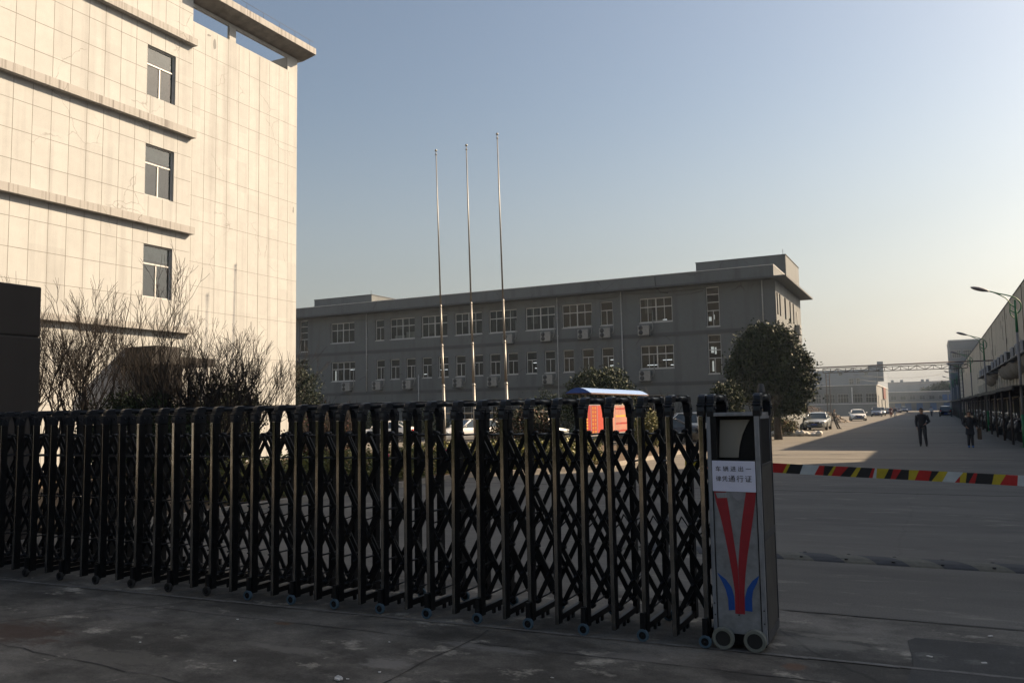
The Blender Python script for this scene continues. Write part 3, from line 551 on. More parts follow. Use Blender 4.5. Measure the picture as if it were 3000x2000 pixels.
# ------------------------------------------------------------------ far buildings
def block(name, label, x0, x1, y0, y1, z1, m, wins=(), loc=None, cap=None, side=()):
    t = thing(name, label, 'building', ((x0 + x1) / 2, y0, 0)); mb = MB()
    holewall(mb, (0, y0, 0), (1, 0, 0), (0, -1, 0), x0, x1, 0, z1, list(wins), .3)
    holewall(mb, (x1, y0, 0), (0, 1, 0), (1, 0, 0), 0, y1 - y0, 0, z1, list(side), .3)
    mb.quad((x0, y0, 0), (x0, y1, 0), (x0, y1, z1), (x0, y0, z1)); mb.quad((x0, y1, 0), (x1, y1, 0), (x1, y1, z1), (x0, y1, z1)); mb.quad((x0, y0, z1), (x1, y0, z1), (x1, y1, z1), (x0, y1, z1))
    build('wall', mb, m, t, world=True)
    if cap: mb = MB(); mb.box(x0 - .15, x1 + .15, y0 - .15, y1 + .15, z1, z1 + cap); build('roof_edge', mb, 'roof_edge', t, world=True)
    for a, b, c, d in wins: window(t, (0, y0, 0), (1, 0, 0), (0, -1, 0), a, b, c, d, [.25, .5, .75] if b - a > 2 else [.5], [.6], .25, t=.08, fm='window_frame_grey')
    for a, b, c, d in side: window(t, (x1, y0, 0), (0, 1, 0), (1, 0, 0), a, b, c, d, [.5], [.6], .25, t=.08, fm='window_frame_grey')
    return t
xs = [(-32 + 2.55 * i, -32 + 2.55 * i + 2.05) for i in range(9)]
b2 = block('workshop', 'low grey flat-roofed workshop with a row of windows, behind the parked white sedans', -34, -9.6, 175, 221, 5.95, 'far_wall', [(a, b, 2.55, 4.35) for a, b in xs], cap=.12, side=[(5, 7, 1.5, 4), (16, 19, .2, 3.2), (30, 33, .2, 3.2)])
mb = MB(); mb.box(-34, -9.3, 174.9, 174.98, 2.3, 2.42); mb.box(-14.1, -13.9, 174.9, 174.99, 2.5, 5.6); build('pipe', mb, 'roof_edge', b2, world=True)
mb = MB(); mb.box(-9.5, -9.35, 196, 206, 3.4, 5.9); build('red_panel', mb, mat('rust_red', (.12, .035, .03), .8), b2, world=True)
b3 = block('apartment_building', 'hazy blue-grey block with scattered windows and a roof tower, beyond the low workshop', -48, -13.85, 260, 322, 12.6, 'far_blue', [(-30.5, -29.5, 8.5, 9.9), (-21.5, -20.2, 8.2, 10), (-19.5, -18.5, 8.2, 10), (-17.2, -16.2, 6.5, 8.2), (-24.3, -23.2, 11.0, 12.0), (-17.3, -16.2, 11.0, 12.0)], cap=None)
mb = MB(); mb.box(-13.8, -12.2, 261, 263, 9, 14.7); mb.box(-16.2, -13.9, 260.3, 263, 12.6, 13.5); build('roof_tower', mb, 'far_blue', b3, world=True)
b4 = block('depot_building', 'low hazy two-storey building with blue doors closing the far end of the road', -14.4, 14, 330, 345, 6.7, 'far_wall', [(-13.5 + 3.1 * i, -13.5 + 3.1 * i + 1.9, 4.0, 5.4) for i in range(8)], cap=.25)
mb = MB(); mb.box(-14.4, 14, 328.8, 330, 2.9, 3.3); build('balcony', mb, 'far_wall_light', b4, world=True)
for x in (-12.2, -8.9, -5.2, -.8, 3.4, 6.2): 
    mb = MB(); mb.box(x, x + 2.0, 329.85, 329.98, 0, 2.7); build('door', mb, 'blue_door', b4, world=True)
for x in (3.2, 5.2): mb = MB(); mb.box(x, x + 1.5, 329.8, 329.97, 3.6, 5.6); build('door', mb, 'blue_door', b4, world=True)
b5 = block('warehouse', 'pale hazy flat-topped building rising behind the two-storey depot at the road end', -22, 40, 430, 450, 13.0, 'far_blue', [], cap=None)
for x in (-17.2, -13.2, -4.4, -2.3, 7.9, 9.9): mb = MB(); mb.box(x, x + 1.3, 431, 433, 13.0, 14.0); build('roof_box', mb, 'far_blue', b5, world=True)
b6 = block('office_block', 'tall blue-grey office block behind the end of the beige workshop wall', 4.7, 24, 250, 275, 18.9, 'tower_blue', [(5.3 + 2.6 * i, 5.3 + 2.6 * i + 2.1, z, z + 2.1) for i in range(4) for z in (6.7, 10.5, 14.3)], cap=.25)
# ================================================================== RETRACTABLE GATE
GA = R(1.6444); gd = Vector((math.cos(GA), math.sin(GA), 0)); G0 = Vector((-6.18, 6.285, 0))
gate = thing('retractable_gate', 'long black concertina gate on small wheels with polished steel posts, stretched across the entrance', 'gate', G0, GA)
sx = [-8.0 + .315 * i for i in range(13)]
sx = [x for x in sx if x < -4.1]
sx += [-3.914, -3.615, -3.317, -3.018, -2.729, -2.438, -2.144, -1.857, -1.581, -1.305, -1.035, -.765, -.495, -.225, .04, .31, .58, .839, 1.097, 1.351, 1.606, 1.856, 2.105, 2.352, 2.599, 2.846, 3.09, 3.331, 3.573, 3.817, 4.06, 4.30, 4.547]
DEP = 0.66
def frame_mesh():
    mb = MB(); hw = .016
    for y0, y1 in ((0.006, .078), (DEP - .078, DEP)):
        mb.box(-hw - .004, hw + .004, y0, y1, .06, 1.775, 0)
        for z in (.5, 1.62): mb.box(-hw - .009, hw + .009, y0 + .015, y1 - .015, z - .03, z + .03, 0)
    mb.box(-hw, hw, .078, DEP - .078, .075, .125, 0)
    mb.box(-.009, .009, .25, .29, .03, .075, 0); mb.box(-.009, .009, .36, .40, .03, .075, 0)
    return mb
def arch_mesh():
    mb = MB(); prof = [(q[0], 1.742 + (q[1] - 1.75) * .86) for q in [(0, 1.75), (-.004, 1.80), (0, 1.838), (.016, 1.866), (.030, 1.874), (.031, 1.905), (.042, 1.934), (.068, 1.952), (.150, 1.956), (.150, 1.892), (.122, 1.884), (.104, 1.862), (.096, 1.83), (.082, 1.79), (.080, 1.75)]]
    cy = sum(p[0] for p in prof) / 15; cz = sum(p[1] for p in prof) / 15
    ins = [(p[0] + (cy - p[0]) * .07, p[1] + (cz - p[1]) * .07) for p in prof]
    for s_, y0 in ((1, 0), (-1, DEP)):
        n = len(prof); lay = [(-.029, ins), (-.022, prof), (.022, prof), (.029, ins)]
        vs = [(x, y0 + s_ * p[0], p[1]) for x, q in lay for p in q]
        mb.add(vs, [(k * n + i, k * n + (i + 1) % n, (k + 1) * n + (i + 1) % n, (k + 1) * n + i) for k in range(3) for i in range(n)] + [tuple(range(n)), tuple(range(3 * n, 4 * n))], 0)
        for a, b, c, d in ((-.006, .098, 1.826, 1.838), (.02, .11, 1.847, 1.856)): mb.box(-.033, .033, min(y0 + s_ * a, y0 + s_ * b), max(y0 + s_ * a, y0 + s_ * b), c, d, 0, .003)
        for x in (-.03, .03): mb.ball((x, y0 + s_ * .05, 1.806), .013, 0, 8, 5)
    mb.tube([(0, .14, 1.891), (0, DEP - .14, 1.891)], .028, 10, 0)
    mb.box(-.020, .020, 0.15, DEP - .15, 1.913, 1.919, 0)
    return mb
gf_me = frame_mesh().mesh('gate_frame', ['gate_black']); ar_me = arch_mesh().mesh('arch_handle', ['gate_bar'])
def strip_me(z0): 
    m_ = MB(); m_.box(-.0165, .0165, -.004, .006, z0, 1.752, 0, .003); return m_.mesh('steel_strip', ['gate_steel'])
st_a, st_b = strip_me(.055), strip_me(.21)
wh = {}
for k in ('wheel_blue', 'rubber'):
    m_ = MB().disc_wheel((0, 0, 0), .048, .03, 'y', 20, 0, .62, 1); m_.tube([(0, -.02, 0), (0, .06, 0)], .01, 6, 1); m_.box(-.02, .02, -.004, .02, .02, .17, 1); wh[k] = m_.mesh('wheel', [k, 'gate_black'])
def inst(name, me, parent, loc=(0, 0, 0)):
    o = bpy.data.objects.new(name, me); C.objects.link(o); o.parent = parent; o.location = loc; return o
nF = len(sx)
sx = [x + random.uniform(-.008, .008) for x in sx]
for i, x in enumerate(sx):
    f = inst('gate_frame', gf_me, gate, (x, random.uniform(-.004, .004), 0)); f.rotation_euler = (random.uniform(-.006, .006), random.uniform(-.006, .006), random.uniform(-.03, .03))
    wheeled = (nF - 1 - i) % 2 == 0
    inst('arch_handle', ar_me, f); inst('steel_strip', st_b if wheeled else st_a, f)
    if wheeled:
        k = 'wheel_blue' if x > -.4 else 'rubber'
        inst('wheel', wh[k], f, (-.008, -.03, .048)); inst('wheel', wh[k], f, (-.008, DEP + .03, .048))
def lattice(w_):
    """crossed links of one bay, in three planes, with axles"""
    mb = MB(); zs = [1.62, 1.14, .66, .20]
    for y, t in ((.15, .0), (.52, .0)):
        for a, b in zip(zs, zs[1:]):
            for s_ in (0, 1):
                p = Vector((w_ * s_, y + (.009 if s_ else -.009), a)); q = Vector((w_ * (1 - s_), y + (.009 if s_ else -.009), b)); d = (q - p).normalized(); nn = Vector((-d.z, 0, d.x)) * .0195; yy = Vector((0, .0075, 0))
                vs = [p - nn - yy, p + nn - yy, q + nn - yy, q - nn - yy, p - nn + yy, p + nn + yy, q + nn + yy, q - nn + yy]
                mb.add(vs, [(0, 1, 2, 3), (7, 6, 5, 4), (0, 4, 5, 1), (1, 5, 6, 2), (2, 6, 7, 3), (3, 7, 4, 0)], 0)
        for z in zs: mb.tube([(.012, y - .028, z), (.012, y + .028, z)], .021, 8, 0)
        for a, b in zip(zs, zs[1:]): mb.tube([(w_ / 2, y - .026, (a + b) / 2), (w_ / 2, y + .026, (a + b) / 2)], .017, 8, 0)
    for z in (1.38, .90, .43): mb.tube([(w_ / 2, .09, z), (w_ / 2, .57, z)], .0085, 6, 1)
    for z in (1.605, .215): mb.tube([(.012, .07, z), (.012, .59, z)], .0085, 6, 1)
    c = [(w_ * t, .33 + .03 * math.sin(9 * t), .93 - .14 * (1 - (2 * t - 1) ** 2)) for t in np.linspace(0, 1, 7)]
    mb.tube(c, .006, 4, 0)
    return mb
cache = {}
for a, b in zip(sx, sx[1:]):
    k = round(b - a, 2)
    if k not in cache: cache[k] = lattice(b - a).mesh('scissor_lattice', ['gate_black', 'gate_bar'])
    inst('scissor_lattice', cache[k], gate, (a, 0, 0))
cache[.22] = lattice(.22).mesh('scissor_lattice', ['gate_black', 'gate_bar']); inst('scissor_lattice', cache[.22], gate, (sx[-1], 0, 0))

# drive head (local x along the gate from -0.395 to 0, y depth)
dh = thing('gate_drive_head', 'upright aluminium drive cabinet at the end of the black gate, with a white paper notice', 'gate motor', (-1.185, 6.45, 0), GA)
mb = MB(); W0, W1, D1 = -.395, 0.0, .61
for x0, x1 in ((W0, W0 + .03), (W1 - .034, W1)):
    mb.box(x0, x1, 0, .03, .055, 1.775, 0, .003); mb.box(x0, x1, D1 - .03, D1, .12, 1.775, 0, .003)
mb.box(W0 + .03, W1 - .034, .004, .03, 1.745, 1.772, 0, .003); mb.box(W0 + .03, W1 - .034, D1 - .03, D1 - .004, 1.745, 1.772, 0)
mb.box(W1 - .03, W1 - .002, .03, D1 - .03, 1.72, 1.77, 0)
build('corner_frame', mb, 'aluminium', dh)
mb = MB()
mb.box(W0 + .03, W1 - .034, .03, .36, 1.735, 1.745, 0); mb.box(W0 + .005, W0 + .03, .03, D1 - .03, .1, 1.74, 0); mb.box(W0 + .03, W1 - .034, .10, .12, 1.40, 1.74, 0)
mb.box(W0 + .03, W1 - .034, .004, .13, 1.385, 1.405, 0); mb.box(W0 + .03, W0 + .075, .004, .1, 1.405, 1.745, 0); mb.box(W1 - .03, W1 - .006, .03, D1 - .03, 1.37, 1.72, 0)
mb.box(W0 + .012, W1 - .01, .02, D1 - .02, .03, .11, 0)
mb.box(W0 + .0295, W0 + .037, .001, .012, .11, 1.4, 0); mb.box(W1 - .041, W1 - .0335, .001, .012, .11, 1.4, 0)
build('housing', mb, 'gate_black', dh)
mb = MB(); mb.prism([(-.32, 1.425), (-.172, 1.425), (-.170, 1.46), (-.160, 1.52), (-.137, 1.60), (-.104, 1.67), (-.078, 1.715), (-.305, 1.715)], 'y', .085, .0985)
build('lamp_recess_panel', mb, 'cream_panel', dh)
mb = MB(); mb.box(W0 + .037, W1 - .041, .006, .02, .115, 1.384, 0)
fp = build('front_panel', mb, 'panel_white', dh)
def decal(name, outer, inner, m_):
    s = MB(); pts = outer + inner[::-1]; n_ = len(outer)
    if len(outer) == len(inner):
        for i in range(n_ - 1): s.quad(*[(p[0], .0042, p[1]) for p in (outer[i], outer[i + 1], inner[i + 1], inner[i])])
        for i in range(n_ - 1): s.quad(*[(p[0], .0062, p[1]) for p in (outer[i], outer[i + 1], inner[i + 1], inner[i])])
    return build(name, s, m_, fp)
decal('red_stripe', [(-.357, 1.18), (-.342, 1.09), (-.314, .987), (-.283, .83), (-.261, .695), (-.241, .56), (-.226, .425), (-.229, .262)],
      [(-.265, 1.18), (-.253, 1.09), (-.240, .987), (-.222, .83), (-.206, .695), (-.197, .60), (-.195, .425), (-.194, .262)], 'film_red')
decal('red_stripe', [(-.039, 1.18), (-.050, 1.09), (-.068, .987), (-.097, .83), (-.122, .695), (-.142, .56), (-.155, .425), (-.157, .262)],
      [(-.113, 1.18), (-.129, 1.09), (-.147, .987), (-.171, .83), (-.186, .695), (-.1935, .60), (-.1935, .425), (-.1935, .262)], 'film_red')
decal('blue_stripe', [(-.352, .552), (-.323, .50), (-.294, .434), (-.279, .367), (-.277, .282)], [(-.350, .556), (-.290, .512), (-.250, .455), (-.233, .390), (-.230, .29)], 'film_blue')
decal('blue_stripe', [(-.044, .549), (-.060, .50), (-.092, .44), (-.102, .38), (-.102, .286)], [(-.046, .553), (-.095, .512), (-.133, .455), (-.153, .39), (-.158, .29)], 'film_blue')
mb = MB(); mb.box(W1 - .006, W1 + .001, .04, D1 - .04, .12, .80, 0); mb.box(W1 - .006, W1 + .001, .04, D1 - .04, .86, 1.355, 0)
build('side_panel', mb, 'aluminium_side', dh)
mb = MB(); mb.box(W1 - .004, W1 + .005, 0.03, D1, .80, .86, 0); mb.box(W1 - .004, W1 + .005, .03, D1, 1.355, 1.375, 0); mb.box(W1 - .004, W1 + .006, .03, .042, .06, 1.77, 0); mb.box(W1 - .004, W1 + .006, D1 - .028, D1, .12, 1.77, 0); mb.box(W1 - .004, W1 + .003, .03, D1, .05, .12, 0)
build('side_rail', mb, 'ac_dark', dh)
mb = MB()
for x, z in ((W0 + .015, .33), (W0 + .017, .245), (W1 - .016, .30), (W1 - .016, .205), (-.20, .255)): mb.tube([(x, -.004, z), (x, .006, z)], .006, 8)
build('screw', mb, 'ac_dark', dh)
for x, y in ((-.318, -.028), (-.085, -.028), (-.318, D1 + .02), (-.085, D1 + .02)):
    mb = MB().disc_wheel((x, y, .083), .083, .045, 'y', 28, 0, .68, 1)
    mb.tube([(x, y - .005, .083), (x, y + .06, .083)], .02, 8, 1); build('wheel', mb, ['wheel_grey', 'rubber'], dh)
for x in (W0 + .03, W1 - .012):
    o = inst('arch_handle', ar_me, dh, (x, 0, 0)); o.scale = (1.0, D1 / DEP, 1.0)
mb = MB(); mb.tube([(W1 - .015, .3, 1.91), (W1 - .015, .3, 1.935), (W1 - .015, .3, 1.96), (W1 - .015, .3, 1.985), (W1 - .015, .3, 1.995)], [.034, .032, .028, .022, .012], 12); build('beacon', mb, 'ac_dark', dh)
mb = MB(); n_ = 8
for i in range(n_):
    for j in range(6):
        P = lambda a, b: (-.362 + .324 * a / n_, .0006 - .0035 * abs(math.sin(a * 1.3 + b * .7)) * (.3 + b / 6), 1.406 - .232 * b / 6 + (.004 * (a / n_) * -1))
        mb.add([P(i, j), P(i + 1, j), P(i + 1, j + 1), P(i, j + 1)], [(0, 1, 2, 3)], 0, True)
nt_ = build('notice', mb, 'paper', dh)
mb = MB(); mb.poly([(-.345, .0035, 1.16), (-.24, .0035, 1.165), (-.235, .0035, 1.125), (-.33, .0035, 1.12)]); mb.poly([(-.22, .0035, 1.168), (-.13, .0035, 1.165), (-.135, .0035, 1.12), (-.18, .0035, 1.105), (-.21, .0035, 1.13)], 1); build('paper_scrap', mb, ['aluminium', mat('scrap_grey', (.25, .25, .27), .8)], dh)
def text(s_, x, z, size, parent, m_='ink', wd=1.0, name='lettering', y=-.0068, weight=0.0):
    cu = bpy.data.curves.new('t', 'FONT'); cu.body = s_; cu.size = size; cu.resolution_u = 3; cu.offset = weight; cu.align_x = 'LEFT'; cu.align_y = 'CENTER'
    t = bpy.data.objects.new('t', cu); C.objects.link(t); bpy.context.view_layer.update()
    me = bpy.data.meshes.new_from_object(t.evaluated_get(bpy.context.evaluated_depsgraph_get())); bpy.data.objects.remove(t)
    me.materials.clear(); me.materials.append(M[m_]); o = bpy.data.objects.new(name, me); C.objects.link(o); o.parent = parent
    o.rotation_euler = (R(90), 0, 0); o.location = (x, y, z); o.scale = (wd, 1, 1); return o
for i, ch in enumerate('车辆进出一'): text(ch, -.336 + i * .0565, 1.341, .044, nt_)
for i, (ch, s_) in enumerate(zip('律凭通行证', (.044, .044, .054, .054, .054))): text(ch, -.336 + (0, .0475, .095, .157, .218)[i], 1.266, s_, nt_)

# ------------------------------------------------------------------ monolith, tape, speed hump
t = thing('gate_pillar', 'dark stone-clad block beside the left end of the black gate', 'pillar', (-13.6, 5.5, 0))
mb = MB(); mb.box(-14.8, -12.5, 1.5, 8.23, 0, 3.1, 0, .02); mb.box(-14.79, -12.51, 1.51, 8.22, 3.12, 3.91, 0, .02); build('stone_cladding', mb, 'monolith_stone', t, world=True)
mb = MB(); mb.box(-14.77, -12.53, 1.53, 8.2, 3.08, 3.14); build('shadow_gap', mb, 'rubber', t, world=True)

tp = thing('barrier_arm', 'red, yellow, black and white striped barrier arm behind the drive cabinet', 'barrier', (-2.0, 9.6, 0))
mb = MB(); pal = {'r': 1, 'y': 2, 'k': 3, 'w': 4}
def zt(x): return 1.2 - .0495 * (x + 1.59) + .012 * math.sin(1.1 * x + .4)
y0 = 9.6
mb.box(-2.62, 6.4, y0 + .004, y0 + .03, 1.10, 1.10 + .001, 0)
seq = 'ykykrykrkykrrkrykwrkyrkykrwykrkyrrkywrykrkyrwkrykrrykrkywrykrykrwkyrkrykr' .replace(' ', '')
x = -2.62; i = 0
while x < 6.3:
    wd = random.choice((.04, .06, .09, .13)) * random.uniform(.8, 1.2); sl = random.uniform(.01, .075); top, bot = zt(x) , zt(x) - .102
    c_ = pal[seq[i % len(seq)]]; sl0 = sl if i else 0
    mb.poly([(x + prev_sl if i else x, y0, zt(x)), (x + wd + sl, y0, zt(x + wd)), (x + wd - sl * .2, y0 + .002 * math.sin(i), zt(x + wd) - .102), (x - (prev_sl * .2 if i else 0), y0, zt(x) - .102)], c_)
    prev_sl = sl; x += wd; i += 1
build('striped_tape', mb, ['tape_black', 'tape_red', 'tape_yellow', 'tape_black', 'tape_white'], tp, world=True)
mb = MB()
for a in np.arange(-2.6, 6.3, .3): 
    mb.prism([(a, zt(a) - .098), (a + .3, zt(a + .3) - .098), (a + .3, zt(a + .3) - .008), (a, zt(a) - .008)], 'y', y0 + .004, y0 + .05)
build('arm', mb, 'tape_red', tp, world=True)
mb = MB(); mb.box(6.2, 6.5, y0 - .1, y0 + .25, 0, 1.1); build('post', mb, 'ac_dark', tp, world=True)

hp = thing('speed_hump', 'rubber speed hump with slanted dark and pale yellow segments', 'speed bump', (-1, 10.6, 0))
def hump(mb, x0, x1, sk0, sk1, mi):
    prof = [(10.43, 0), (10.46, .015), (10.56, .036), (10.68, .041), (10.80, .036), (10.9, .015), (10.93, 0)]
    P = lambda p, x, sk: (x + sk * (p[0] - 10.43) * 1.1, p[0] + (x + 2) * .006, p[1])
    for a, b in zip(prof, prof[1:]): mb.quad(P(a, x0, sk0), P(a, x1, sk1), P(b, x1, sk1), P(b, x0, sk0), mi)
mb = MB(); x = -3.72; k = 0
while x < 6:
    hump(mb, x, x + .34, 0 if k == 0 else -.6, -.6, 1 if k % 2 == 0 else 0); x += .34; k += 1
build('rubber_segment', mb, ['bump_dark', 'bump_pale'], hp)
mb = MB(); x = -3.5
while x < 6:
    for yy in (10.52, 10.84): mb.tube([(x, yy, .015), (x, yy, .038)], .02, 8)
    x += .5
build('bolt', mb, 'rubber', hp)
for o in hp.children: o.location = -hp.location

# ------------------------------------------------------------------ flagpoles
for i, (xb, lean, zt_, lab) in enumerate(((-18.42, -.33, 13.18, 'leftmost and shortest-looking of three bare steel flagpoles'), (-16.95, -.27, 13.16, 'middle of three bare steel flagpoles'), (-15.42, -.30, 13.4, 'rightmost and tallest of three bare steel flagpoles'))):
    t = thing('flagpole', lab, 'flagpole', (xb, 30, 0), 0, 'flagpoles')
    mb = MB(); zs = [0, 3.0, 4.72, 6.42, zt_]; rs = [.064, .050, .040, .031, .019]
    P = lambda z: (lean * z / zt_, 0, z)
    for a, b, r0 in zip(zs, zs[1:], rs): mb.tube([P(a), P(b)], [r0, r0 * (.96 if b < zt_ else .6)], 12)
    build('pole', mb, 'steel_pole', t)
    for z, r0 in zip(zs[1:4], rs): mb = MB(); mb.tube([P(z - .05), P(z - .03), P(z + .05)], [r0 * 1.2, r0 * 1.25, r0 * .8], 12); build('collar', mb, 'steel_pole', t)
    mb = MB(); mb.ball(P(zt_ + .07), .055); mb.tube([P(zt_ - .12), P(zt_ - .1)], .05, 8); build('finial', mb, 'steel_pole', t)
    mb = MB(); mb.tube([(lean * .1 - .07, 0, 1.2), (lean * .9 - .04, 0, zt_ - .1)], .006, 4); build('halyard', mb, 'rust_steel', t)
t = thing('hand_railing', 'thin pale steel railing running behind the feet of the flagpoles', 'railing', (-17, 30.6, 0))
mb = MB(); mb.tube([(-19.2, 30.6, 1.82), (-13.8, 30.6, 1.80)], .035, 6)
for x in (-19.1, -17.3, -15.6, -13.9): mb.tube([(x, 30.6, 0.09), (x, 30.6, 1.81)], .03, 6)
build('rail', mb, 'steel_pole', t, world=True)

# ------------------------------------------------------------------ notice board with curved roof
t = thing('notice_board', 'red and yellow poster board under a curved blue and white roof', 'notice board', (-10.9, 29.8, 0))
mb = MB(); arc = [(-11.45 + .95 * s_, 2.44 + .19 * math.sin(math.pi * s_)) for s_ in np.linspace(0, 1, 13)]
for a, b in zip(arc, arc[1:]): mb.add([(a[0], 26.7, a[1]), (b[0], 26.7, b[1]), (b[0], 33.2, b[1]), (a[0], 33.2, a[1])], [(0, 1, 2, 3)], 0, True)
for a, b in zip(arc, arc[1:]): mb.add([(a[0], 26.7, a[1] - .03), (b[0], 26.7, b[1] - .03), (b[0], 33.2, b[1] - .03), (a[0], 33.2, a[1] - .03)], [(0, 1, 2, 3)], 2)
mb.add([(p[0], 26.69, p[1]) for p in arc] , [tuple(range(13))], 1); mb.add([(p[0], 33.21, p[1]) for p in arc], [tuple(range(13))], 1)
mb.box(-10.51, -10.49, 26.7, 33.2, 2.40, 2.443, 2)
build('curved_roof', mb, ['board_roof', 'board_blue', 'pipe_brown'], t, world=True)
for y in (27.1, 28.9, 30.9, 32.8):
    mb = MB(); mb.tube([(-11.08, y, 0), (-11.08, y, 2.5)], .045, 8); build('post', mb, 'board_post', t, world=True)
    mb = MB(); mb.tube([(-10.86, y, 0.9), (-10.86, y, 2.5)], .035, 8); build('post', mb, 'board_post', t, world=True)
for k, (y0_, y1_) in enumerate(((26.45, 28.35), (28.9, 30.95), (31.1, 31.6))):
    f = MB(); f.box(-10.72, -10.64, y0_, y1_, .93, 2.03); b_ = build('board_frame', f, 'lamp_grey', t, world=True)
    f = MB(); X = -10.637
    cols = [(y0_ + .03, y0_ + .55, 0), (y0_ + .60, y0_ + 1.15, 0 if k == 0 else 3), (y0_ + 1.2, y1_ - .03, 2)] if k < 2 else [(y0_, y1_, 0)]
    for a, b, c_ in cols:
        if k == 1 and c_ == 0: c_ = 2
        f.quad((X, a, .99), (X, b, .99), (X, b, 2.0), (X, a, 2.0), c_)
    if k < 2:
        for r_ in range(7):
            z = 1.9 - r_ * .138
            for c in range(2 if k == 0 else 4):
                a = y0_ + .66 + c * (.24 if k == 0 else .12)
                for dy, dz, w2, h2 in ((0, 0, .16, .014), (0, .035, .16, .012), (.03, -.03, .02, .09), (.10, -.03, .02, .09), (0, -.035, .16, .012)) if k == 0 else ((0, 0, .08, .02), (0, .04, .08, .018)):
                    f.quad((X + .003, a + dy, z + dz), (X + .003, a + dy + w2, z + dz), (X + .003, a + dy + w2, z + dz + h2), (X + .003, a + dy, z + dz + h2), 3 if k else 4)
            if k == 1: f.quad((X + .002, y0_ + .60, z - .05), (X + .002, y1_ - .05, z - .05), (X + .002, y1_ - .05, z + .015), (X + .002, y0_ + .60, z + .015), (0, 3, 4, 3, 0, 3, 0)[r_])
        for r_ in range(9): f.quad((X + .003, y0_ + .08, 1.9 - r_ * .1), (X + .003, y0_ + .26, 1.9 - r_ * .1), (X + .003, y0_ + .26, 1.95 - r_ * .1), (X + .003, y0_ + .08, 1.95 - r_ * .1), 4)
    build('poster', f, ['board_red', 'board_orange', 'board_pale' if k else 'board_orange', 'board_pale', 'board_yellow'], b_, world=True)

# ------------------------------------------------------------------ street lamps
def street_lamp():
    t = thing('street_lamp', 'x', 'street lamp', (0, 0, 0))
    def P(px, py): return (-(885 - px) * .00266, 0, 6.14 - (py - 460) * .00315 + (885 - px) * .00023)
    mb = MB(); mb.tube([(0, 0, 1.35), (0, 0, 4.85)], [.06, .05], 10); build('pole', mb, 'lamp_grey', t)
    mb = MB(); mb.tube([(0, 0, 0), (0, 0, 1.36)], [.075, .07], 10); mb.box(-.16, .16, -.16, .16, 0, .03); build('green_base', mb, 'lamp_green', t)
    mb = MB(); mb.tube([(0, 0, 4.8), (0, 0, 6.16)], [.058, .045], 8)
    mb.tube([P(905, 635), P(935, 610), P(960, 560), P(962, 510), P(940, 465), P(900, 430), P(840, 405), P(760, 385), P(680, 372), P(600, 352), P(540, 338)], .026, 6)
    mb.tube([P(890, 718), P(850, 695), P(815, 655), P(805, 610), P(812, 560), P(815, 515), P(795, 465), P(755, 425), P(700, 398), P(640, 370), P(600, 355)], .021, 6)
    mb.tube([P(820, 515), P(880, 552)], .024, 6); mb.tube([P(812, 595), P(890, 632)], .024, 6)
    build('arm', mb, 'lamp_green', t)
    a, b = Vector(P(545, 340)), Vector(P(280, 284)); d = b - a; mb = MB()
    pts = [a + d * k for k in (0, .12, .35, .6, .82, .95, 1.0)]
    mb.tube(pts, [.035, .075, .125, .14, .11, .055, .012], 12, 0, flat=.62); build('lamp_head', mb, 'lamp_head', t); return t
lamp = street_lamp()
tag(lamp, 'nearest and tallest-looking green and grey street lamp with a leaf-shaped bracket', None, 'street lamps along the workshop'); lamp.location = (3.32, 40.4, 0)
for y, lb in ((65.2, 'second-nearest street lamp along the workshop wall, in front of the tall blue-grey block'), (88, 'third street lamp from the front, its head below the blue-grey block windows'), (113, 'fourth street lamp from the front, by the right leg of the pipe gantry'), (138, 'fifth street lamp from the front, just beyond the pipe gantry'), (163, 'sixth street lamp from the front, small and hazy'), (190, 'seventh and farthest street lamp, small above the shed roof')):
    dup(lamp, (3.32, y, 0), label=lb)

# ------------------------------------------------------------------ pipe gantry
t = thing('pipe_gantry', 'steel lattice gantry carrying a brown pipe across the road', 'gantry', (-3.5, 105, 0))
mb = MB(); Y0 = 105; zb, zt2 = 5.88, 6.36; x0, x1 = -11.5, 3.65
for dy in (-.25, .25):
    mb.tube([(x0, Y0 + dy, zb), (x1, Y0 + dy, zb)], .04, 4); mb.tube([(x0, Y0 + dy, zt2), (x1, Y0 + dy, zt2)], .04, 4)
    n_ = 18
    for i in range(n_ + 1):
        x = x0 + (x1 - x0) * i / n_; mb.tube([(x, Y0 + dy, zb), (x, Y0 + dy, zt2)], .032, 4)
        if i < n_: xx = x + (x1 - x0) / n_; mb.tube([(x, Y0 + dy, zt2 if i % 2 == 0 else zb), (xx, Y0 + dy, zb if i % 2 == 0 else zt2)], .032, 4)
build('truss', mb, 'rust_steel', t, world=True)
for a in (-11.2, 2.75):
    mb = MB(); dx = .38
    for x in (a, a + dx): mb.tube([(x, Y0, 0), (x, Y0, zb)], .06, 4)
    for z in np.arange(.4, zb, .42): mb.tube([(a, Y0, z), (a + dx, Y0, z)], .022, 4)
    build('ladder_leg', mb, 'rust_steel', t, world=True)
mb = MB(); mb.tube([(-15.5, Y0, 6.52), (6.6, Y0, 6.62)], .075, 8)
for x in np.arange(-11, 4, 3.2): mb.tube([(x, Y0, zt2), (x, Y0, 6.5)], .03, 4)
build('pipe', mb, 'pipe_brown', t, world=True)
t = thing('overhead_cable', 'pair of thin sagging overhead wires crossing beyond the gantry', 'cable', (0, 180, 0)); mb = MB()
for z0, z1 in ((8.2, 10.4), (7.4, 8.4)): mb.tube([(-14 + 20 * s_, 180 + 60 * s_, z0 + (z1 - z0) * s_ - 1.1 * math.sin(math.pi * s_)) for s_ in np.linspace(0, 1, 9)], .03, 3)
build('wire', mb, 'rubber', t, world=True)

